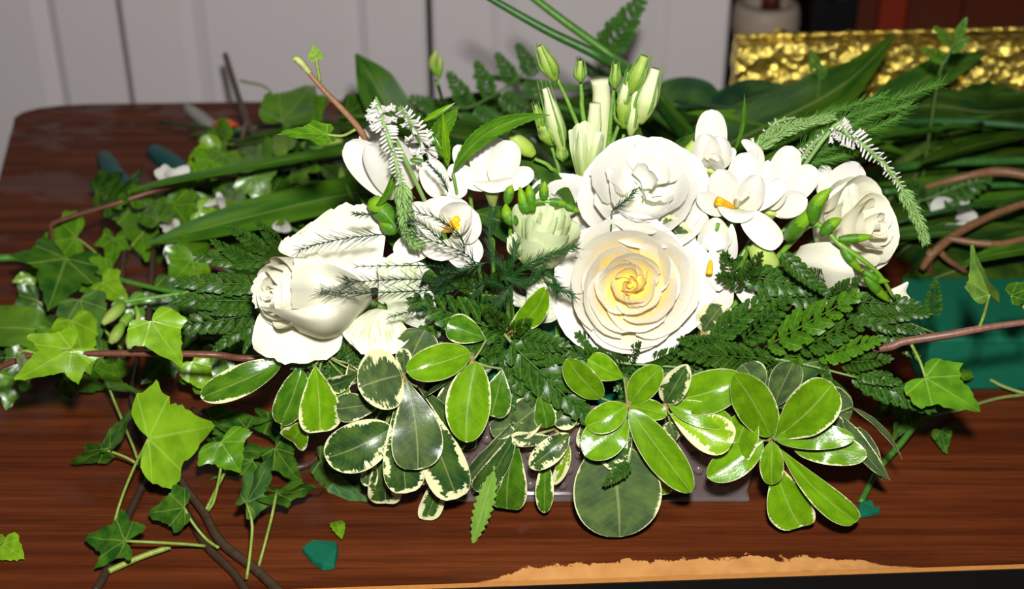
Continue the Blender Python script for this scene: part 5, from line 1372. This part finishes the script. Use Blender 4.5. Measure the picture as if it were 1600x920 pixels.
ivy_vine('ivy leaves beside the orange knife collar at the back left', [
    (Tz([(470, 300, .01), (420, 250, .03), (390, 200, .04)]) + [T(372, 150, .045), T(352, 86, .05)], [.0024, .003, .0032], BRN),
    (Tz([(340, 290, .02), (370, 240, .04), (385, 190, .05)]), [.0016, .0016], (.22, .12, .06, 1))], [
    (T(352, 225, .05), T(302, 212, .04), 76, IV, dict(var='a'), Tz([(380, 225, .04)])), (T(345, 235, .05), T(292, 258, .04), 66, IVL, dict(var='c'), None), (T(350, 240, .05), T(340, 300, .04), 60, IV, dict(var='c'), None),
    (T(400, 255, .05), T(370, 220, .05), 60, (.12, .26, .06), dict(var='a'), None), (T(440, 190, .07), T(498, 118, .08), 90, IV, dict(var='a', rot=15), [T(420, 140, .07), T(376, 126, .048)]), (T(430, 250, .05), T(470, 200, .05), 66, IV, dict(var='a'), None),
    (T(420, 270, .05), T(470, 260, .04), 50, IVD, dict(var='a'), None), (T(400, 300, .05), T(450, 310, .04), 50, (.10, .24, .05), dict(var='a'), None), (T(366, 318, .06), T(352, 278, .06), 44, (.12, .24, .08), dict(var='c'), None), (T(500, 260, .06), T(540, 210, .06), 80, IVD, dict(var='a'), None),
    (T(480, 270, .06), T(440, 240, .06), 64, IV, dict(var='b'), None), (T(330, 250, .06), T(300, 285, .05), 60, IV, dict(var='a'), None), (T(395, 275, .07), T(420, 320, .05), 70, (.10, .25, .03), dict(var='a'), None), (T(470, 320, .06), T(500, 280, .06), 56, IV, dict(var='c'), None), (T(310, 330, .06), T(350, 350, .05), 50, IVL, dict(var='a'), None),
    (T(450, 235, .07), T(425, 205, .07), 44, IVL, dict(var='c'), None), (T(480, 170, .06), T(520, 150, .06), 50, IV, dict(var='a'), None), (T(360, 345, .06), T(320, 300, .06), 50, IVL, dict(var='c'), None), (T(250, 345, .06), T(230, 300, .06), 60, IV, dict(var='a'), None), (T(540, 180, .05), T(600, 200, .05), 80, IVD, dict(var='a'), None), (T(520, 240, .06), T(470, 180, .06), 60, IVD, dict(var='a'), None)])
ivy_vine('bare red-brown ivy stem arching over the heap at the left', [
    (Tz([(84, 384, .06), (80, 360, .065), (90, 346, .068), (180, 318, .07), (255, 294, .075), (330, 275, .07), (430, 290, .05)]), [.0014, .0018, .0024, .0022], RED)], [
    (T(170, 318, .07), T(240, 262, .07), 44, IVD, dict(var='a', rot=-40), None), (T(190, 320, .07), T(155, 300, .06), 36, IV, dict(var='a', rot=-20), None), (T(205, 310, .07), T(250, 298, .06), 40, IV, dict(var='c'), None)])

def strap(label, pts, w, col, name='strap_leaf', prof='strap', group='long strap leaves', kinks=.0, mat=M_STRAP, cat='leaf', fold=.2):
    c = catmull([tuple(p) for p in pts], 26)
    wd = np.interp(np.linspace(0, 1, 26), np.linspace(0, 1, len(w)), w)
    tg = nrm(np.gradient(c, axis=0))
    up = nrm(np.array(CAM) - c) + np.array([0, 0, .6])
    s = nrm(np.cross(up, tg))
    n = nrm(np.cross(tg, s))
    v_ = np.linspace(-1, 1, 7)
    g = c[:, None] + s[:, None] * (v_[None, :, None] * wd[:, None, None] / 2) + n[:, None] * (fold * np.abs(v_)[None, :, None] * wd[:, None, None] / 2)
    uv = np.stack([np.repeat(np.linspace(0, 1, 26), 7), np.tile(v_, 26)], 1)
    o = add(name, (g.reshape(-1, 3), grid_faces(26, 7), uv), mat, None, C(col))
    return tag(o, label, cat, group)
strap('narrow dark green strap leaf lying across the heap at the left', Tz([(200, 300, .085), (260, 284, .09), (400, 258, .095), (560, 232, .09), (640, 240, .05)]), [.001, .006, .0085, .0085, .006], (.025, .10, .006))
strap('broad ribbed green leaf pointing left behind the left rose', Tz([(228, 382, .055), (300, 362, .06), (400, 336, .065), (520, 308, .065), (620, 290, .05)]), [.001, .018, .028, .030, .028], (.035, .13, .008))
strap('wide pale green leaf lying at the far left edge of the heap', Tz([(-40, 512, .02), (20, 512, .03), (60, 515, .03), (90, 520, .02)]), [.034, .034, .030, .006], (.09, .22, .02))
strap('dark pointed aspidistra leaf standing against the doors, upper left', [T(640, 260, .02), T(620, 200, .06), P(585, 130, 1.2), P(556, 84, 1.22)], [.03, .045, .035, .002], (.035, .13, .015))
strap('dark green leaf behind the upright freesia and lisianthus buds', Tz([(880, 300, .03), (800, 240, .06), (700, 210, .07), (560, 190, .06)]), [.03, .04, .03, .004], DARK)
for i, (lab, pts, r, col) in enumerate((
    ('thick green cut stem crossing the doors, lower of the two', [P(740, -18, 1.05), P(850, 45, 1.04), P(940, 90, 1.03), P(1010, 140, 1.0), T(1100, 260, .05)], [.0026, .0036, .0042, .004], (.035, .14, .015, 1)),
    ('bright green cut stem crossing the doors, upper of the two', [P(815, -18, 1.08), P(880, 32, 1.07), P(960, 90, 1.06), P(1010, 130, 1.03), T(1120, 250, .05)], [.003, .0034, .0034, .003], (.08, .24, .015, 1)),
    ('pale-ended green stem lying level behind the lisianthus buds', [T(740, 119, .07), T(800, 124, .07), T(900, 138, .07), T(1000, 155, .06), T(1100, 200, .03)], [.0026, .003, .003, .003], (.08, .26, .02, 1)),
    ('green stem slanting behind the upright freesia', [T(690, 225, .05), T(760, 190, .06), T(850, 165, .06), T(960, 190, .04)], [.003, .003, .003], (.07, .22, .02, 1)),
    ('short green stem end at the left edge of the table', Tz([(-20, 402, .02), (0, 403, .02), (34, 404, .02), (90, 420, .03)]), [.003, .003, .003], (.09, .30, .02, 1)),
    ('thin green stem running under the fern at the left', Tz([(150, 425, .05), (220, 445, .05), (300, 458, .05), (400, 450, .05)]), [.0018, .0018], (.08, .26, .02, 1)),
    ('glossy green stem lying level at the right, upper', Tz([(1330, 205, .06), (1420, 192, .06), (1500, 190, .06), (1620, 198, .06)]), [.0034, .0036, .0036], (.04, .15, .04, 1)),
    ('glossy green stem lying level at the right, middle', Tz([(1380, 265, .05), (1460, 255, .05), (1540, 252, .05), (1620, 250, .05)]), [.004, .004, .004], (.05, .19, .03, 1)),
    ('green stem lying level at the right, lower', Tz([(1380, 300, .04), (1460, 292, .04), (1540, 290, .04), (1620, 288, .04)]), [.003, .003, .003], (.05, .19, .03, 1)),
    ('pale cut green stalk end at the right behind the arching veronica', Tz([(1395, 262, .05), (1420, 246, .055), (1450, 228, .06)]), [.004, .0048, .0048], (.13, .22, .03, 1)),
    ('green stem slanting under the hooded freesia', [T(1020, 180, .06), T(1060, 210, .05), T(1100, 240, .04), T(1180, 290, .02)], [.003, .003, .003], (.08, .26, .02, 1)))):
    root = thing('cut_stem', lab, 'stem', Vector(pts[-1]), 'cut flower stems in the heaps')
    stem_line(root, pts, r, col, n=30, seg=8)

# light green buds lying in the heap at the left
def loose_buds(label, stem, blist, col=(.20, .40, .03, 1)):
    root = thing('freesia_bud_spray', label, 'flower bud', Vector(stem[-1]), 'green freesia bud sprays')
    stem_line(root, stem, [.0014, .0016], (.14, .34, .03, 1))
    for pts, w in blist:
        p = Tz(pts)
        add('bud', tube(p, [w * mpp(p[0]) * .5 * q for q in (.45, .9, 1, .9, .4)], 14, 10), M_BUD, root, col)
    return root
loose_buds('pale green freesia buds on a cut stem in the heap at the left', Tz([(190, 472, .06), (230, 466, .06), (290, 458, .06), (380, 450, .06)]), [
    ([(194, 475, .06), (182, 486, .06), (160, 506, .055)], 20), ([(205, 490, .06), (196, 500, .055), (188, 512, .05)], 16), ([(192, 504, .055), (182, 522, .05), (172, 536, .045)], 19), ([(212, 478, .06), (216, 492, .055), (214, 505, .05)], 9), ([(215, 505, .05), (205, 525, .05), (202, 545, .045)], 16)])
loose_buds('dim green buds hanging in the dark gap above the left rose', Tz([(530, 265, .07), (537, 280, .07), (550, 310, .06), (560, 330, .05)]), [
    ([(533, 262, .07), (534, 275, .07), (535, 290, .065)], 12), ([(530, 290, .065), (522, 296, .06), (514, 302, .055)], 14), ([(540, 295, .065), (530, 305, .06), (522, 312, .055)], 14)])
loose_buds('small green bud pair standing against the doors', [P(682, 125, 1.08), P(686, 138, 1.08), T(700, 190, .04)], [])
lb = [o_ for o_ in bpy.data.objects if o_.get('label', '').startswith('small green bud pair')][0]
for pts, w in (([(684, 118), (676, 100), (682, 78)], 13), ([(686, 122), (687, 105), (688, 88)], 11)):
    p = [P(a, b, 1.08) for a, b in pts]
    add('bud', tube(p, [w * mpp(p[0]) * .5 * q for q in (.45, .9, 1, .9, .4)], 14, 8), M_BUD, lb, (.20, .40, .03, 1))
loose_buds('glossy green buds lying above the left heap', Tz([(470, 230, .07), (510, 232, .07), (560, 236, .06)]), [([(470, 226, .07), (500, 222, .07), (535, 220, .07)], 14), ([(500, 236, .065), (520, 234, .065), (545, 236, .06)], 12), ([(515, 248, .06), (530, 246, .06), (545, 244, .06)], 10)])

# discarded pinkish white flowers in the heaps
def heap_flower(label, p, pet, z=.04):
    c = T(p[0], p[1], z)
    root = thing('discarded_bloom', label, 'flower', c - Vector((0, 0, .01)), 'discarded white flowers in the heaps')
    for tx_, ty_, w in pet:
        add('petal', blade(c, T(tx_, ty_, z + .008), w * mpp(c), 'wide', bend=.12, cup=.4, wave=.03, minw=.4), M_PETAL, root, (.66, .58, .56, 1))
    stem_line(root, [c, c + Vector((.01, .01, -.01)), c + Vector((.04, .01, -z * .6))], [.0014, .0012], (.12, .26, .04, 1))
heap_flower('blurred pinkish white petals beside the teal shears handle', (262, 280), [(250, 262, 26), (278, 268, 24), (296, 262, 18)], .06)
heap_flower('blurred white petals in the gap of the heap, left of the ribbed leaf', (268, 352), [(255, 362, 24), (280, 345, 20), (250, 345, 20)])
heap_flower('crumpled pinkish white petals under the ribbed leaf at the left', (280, 395), [(258, 385, 34), (300, 378, 34), (262, 412, 30), (300, 405, 24)])
heap_flower('sliver of white petal showing at the left above the fern', (345, 312), [(350, 332, 12), (340, 300, 10), (318, 322, 10)], .06)
heap_flower('white petals showing left of the left rose, above the fern', (440, 352), [(425, 358, 20), (455, 360, 20), (440, 345, 16)], .05)
heap_flower('white blooms lying at the right behind the arching veronica', (1490, 330), [(1455, 318, 34), (1500, 306, 34), (1518, 326, 28), (1528, 340, 22)], .03)
heap_flower('white petals lower down at the right, behind the brown branch', (1490, 362), [(1470, 358, 26), (1515, 352, 22), (1480, 352, 18)], .02)
heap_flower('pale petals in the gloom behind the lisianthus buds, left side', (822, 232), [(800, 222, 22), (812, 245, 18), (835, 218, 16)], .05)

# brown branches at the right
br = thing('woody_branch', 'forked brown woody branch lying at the right edge behind the foam brick', 'branch', T(1470, 400, .0))
WB = (.27, .135, .06, 1)
stem_line(br, Tz([(1620, 312, .06), (1560, 332, .055), (1500, 362, .05), (1462, 392, .045), (1440, 420, .03)]), [.0034, .0034, .0038, .003], WB, 'limb')
stem_line(br, Tz([(1625, 366, .05), (1570, 380, .05), (1530, 380, .05), (1480, 372, .05)]), [.0028, .003, .0026], WB, 'limb')
stem_line(br, Tz([(1465, 388, .045), (1480, 405, .035), (1510, 425, .02)]), [.003, .002], WB, 'twig')
stem_line(br, Tz([(1455, 395, .045), (1452, 410, .03), (1455, 430, .01)]), [.004, .003], WB, 'twig')
br2 = thing('woody_branch', 'single brown woody branch at the right edge above the forked one', 'branch', T(1580, 275, .03))
stem_line(br2, Tz([(1420, 300, .04), (1500, 278, .06), (1560, 268, .065), (1625, 278, .065)]), [.002, .0034, .0046, .0042], WB, 'limb')

# --- back right heap
strap('large dark green leaf sloping up right towards the gold foil box', [T(1060, 262, .05), T(1180, 205, .08), T(1290, 150, .11), T(1350, 105, .13), T(1395, 55, .15)], [.02, .05, .045, .022, .003], (.016, .07, .006))
strap('bluish dark leaf lying flat left of the gold foil box', Tz([(1090, 205, .05), (1130, 175, .06), (1180, 152, .06), (1230, 140, .06)]), [.01, .04, .04, .01], (.02, .075, .035))
strap('dark rounded leaf edge behind the hooded freesia', Tz([(1000, 200, .03), (1050, 165, .05), (1090, 165, .05), (1130, 200, .04)]), [.02, .05, .05, .02], (.02, .08, .025))
for i, (lab, pts, w, col) in enumerate((
    ('dark blade leaf across the lower gold foil box', [(1320, 200, .06), (1400, 150, .08), (1480, 105, .1), (1540, 85, .11)], [.01, .03, .03, .002], (.025, .10, .012)),
    ('dark green leaf low in the right heap under the level stems', [(1380, 230, .02), (1460, 225, .03), (1530, 228, .03), (1600, 240, .02)], [.01, .05, .05, .02], (.012, .05, .008)),
    ('dark green leaf filling the right heap behind the arching veronica', [(1380, 340, .02), (1420, 290, .03), (1450, 240, .04), (1470, 200, .04)], [.02, .06, .06, .01], (.012, .05, .008)),
    ('dark leaf at the right edge below the gold foil box', [(1470, 180, .04), (1540, 160, .05), (1620, 150, .05)], [.01, .05, .06], (.014, .055, .008)),
    ('long dark leaf lying between the level stems at the right', [(1360, 180, .05), (1450, 165, .06), (1540, 175, .06), (1620, 170, .05)], [.004, .035, .04, .03], (.016, .06, .01)),
    ('dark leaf lying under the brown branch at the right', [(1420, 450, .01), (1500, 420, .015), (1560, 400, .02), (1620, 395, .02)], [.02, .06, .06, .05], (.012, .05, .008)),
    ('dark leaf in the right heap beside the white blooms', [(1540, 350, .01), (1570, 320, .02), (1600, 300, .02), (1630, 300, .02)], [.02, .06, .06, .05], (.012, .05, .01)),
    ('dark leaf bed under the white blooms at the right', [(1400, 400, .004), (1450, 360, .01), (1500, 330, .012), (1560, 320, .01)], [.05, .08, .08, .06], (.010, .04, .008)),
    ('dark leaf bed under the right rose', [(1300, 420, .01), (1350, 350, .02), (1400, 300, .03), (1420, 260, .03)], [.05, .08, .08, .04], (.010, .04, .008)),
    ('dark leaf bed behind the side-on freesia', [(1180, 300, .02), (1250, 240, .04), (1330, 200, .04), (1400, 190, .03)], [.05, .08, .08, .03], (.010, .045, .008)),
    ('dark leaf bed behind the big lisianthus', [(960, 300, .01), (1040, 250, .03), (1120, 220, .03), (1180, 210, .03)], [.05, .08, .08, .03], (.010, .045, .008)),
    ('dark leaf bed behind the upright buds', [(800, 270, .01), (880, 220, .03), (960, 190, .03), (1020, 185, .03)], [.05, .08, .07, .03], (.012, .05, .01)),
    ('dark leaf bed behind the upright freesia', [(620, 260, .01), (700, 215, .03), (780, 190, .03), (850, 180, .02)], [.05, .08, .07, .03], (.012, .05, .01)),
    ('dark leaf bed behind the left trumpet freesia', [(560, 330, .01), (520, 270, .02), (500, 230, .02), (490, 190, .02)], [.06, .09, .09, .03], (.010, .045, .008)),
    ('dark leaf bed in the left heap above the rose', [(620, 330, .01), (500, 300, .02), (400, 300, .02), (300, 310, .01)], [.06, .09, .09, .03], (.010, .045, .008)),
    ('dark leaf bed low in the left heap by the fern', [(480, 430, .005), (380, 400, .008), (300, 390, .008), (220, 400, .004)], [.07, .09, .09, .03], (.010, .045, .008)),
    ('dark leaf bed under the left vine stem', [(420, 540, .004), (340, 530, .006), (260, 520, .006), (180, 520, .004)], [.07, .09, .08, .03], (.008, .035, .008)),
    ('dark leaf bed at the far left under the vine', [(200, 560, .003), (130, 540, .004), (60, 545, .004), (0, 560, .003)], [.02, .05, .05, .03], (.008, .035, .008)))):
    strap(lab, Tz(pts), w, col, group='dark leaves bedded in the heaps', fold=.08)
# bundles of narrow clippings piled behind the flowers
def bundle(where, x0, x1, y0, y1, n, ang, seed, zmax=.09):
    rs = np.random.default_rng(seed)
    for i in range(n):
        px, py = rs.uniform(x0, x1), rs.uniform(y0, y1)
        c = T(px, py, rs.uniform(.008, zmax))
        th = ang + rs.normal(0, .28)
        L = rs.uniform(.05, .11)
        d = Vector((math.cos(th), math.sin(th), rs.normal(0, .10)))
        a_, b_ = c - d * L, c + d * L
        a_.z = max(a_.z, TZ + .004); b_.z = max(b_.z, TZ + .004)
        a_.y, b_.y = min(a_.y, 1.26), min(b_.y, 1.26)
        g = rs.uniform(.5, 1.5)
        col = [(.012, .055, .006), (.03, .11, .008), (.06, .17, .012), (.02, .07, .012)][int(rs.integers(4))]
        if rs.random() < .35:
            root = thing('cut_stem', 'thin dark green cut stem in the clippings pile ' + where, 'stem', c, 'thin stems piled ' + where)
            stem_line(root, [a_, c + Vector((0, 0, .004)), b_], [.0016, .0022, .002], (col[0] * g, col[1] * g, col[2] * g, 1), n=12)
        else:
            o = add('leaf_blade', blade(a_, b_, rs.uniform(.009, .022), 'lance', normal=(rs.normal(0, .4), -.5, 1), bend=rs.uniform(0, .06), fold=.3, nu=12, nv=5), M_STRAP, None, (col[0] * g, col[1] * g, col[2] * g, 0))
            tag(o, 'narrow dark green leaf blade in the clippings pile ' + where, 'leaf', 'leaf blades piled ' + where)
bundle('in front of the gold foil box', 1180, 1600, 150, 235, 26, .25, 3)
bundle('behind the arching veronica', 1390, 1610, 235, 400, 20, .15, 5, .05)
bundle('behind the upright buds', 640, 1100, 170, 250, 18, .1, 8, .07)
bundle('behind the left trumpet freesia', 400, 600, 190, 330, 14, .1, 11, .06)
# blurred ferns standing at the back
def back_fern(label, y_, rach, pins, col=(.03, .12, .02)):
    pts = [P(a, b, y_) for a, b in rach]
    e = Vector((pts[-1].x + .004, y_ + .01, TZ + .001))
    root = thing('fern_frond', label, 'fern', e, 'leatherleaf fern fronds')
    stem_line(root, pts + [e], [.0008, .0016], (.10, .2, .04, 1), 'rachis')
    for bx_, by_, tx_, ty_ in pins: pinna(root, P(bx_, by_, y_), P(tx_, ty_, y_), 1.35, col, tilt=(0, 0, .2))
back_fern('blurred fern frond standing against the doors left of the lisianthus buds', 1.18, [(840, 90), (800, 130), (740, 165), (690, 180)], [
    (735, 170, 700, 112), (768, 155, 744, 95), (805, 135, 776, 82), (835, 120, 808, 68), (740, 172, 790, 190), (780, 150, 840, 180), (700, 180, 640, 150), (700, 185, 660, 200), (720, 178, 760, 215), (815, 130, 860, 160)])
back_fern('blurred fern tip standing against the doors right of the thick stems', 1.22, [(1003, 0), (975, 50), (945, 90), (930, 130)], [
    (942, 88, 1006, -6), (945, 80, 935, 50), (930, 120, 902, 90), (935, 110, 960, 130), (925, 130, 898, 140)])
back_fern('blurred green fern sprig in front of the gold foil box, right part', 1.13, [(1505, 30), (1495, 60), (1480, 90), (1465, 130)], [
    (1495, 60, 1510, 28), (1490, 70, 1460, 42), (1485, 80, 1515, 58), (1478, 95, 1440, 75)], (.08, .24, .02))
back_fern('dark fern sprig at the right between the white blooms and level stems', 1.08, [(1550, 280), (1500, 290), (1450, 310), (1430, 320)], [(1445, 315, 1550, 275), (1450, 312, 1420, 280), (1440, 318, 1400, 300)], (.02, .09, .015))
back_fern('narrow green leaf sprig before the left part of the gold foil box', 1.14, [(1272, 85), (1275, 105), (1280, 125)], [(1276, 118, 1270, 80), (1280, 125, 1292, 100)], (.07, .22, .02))
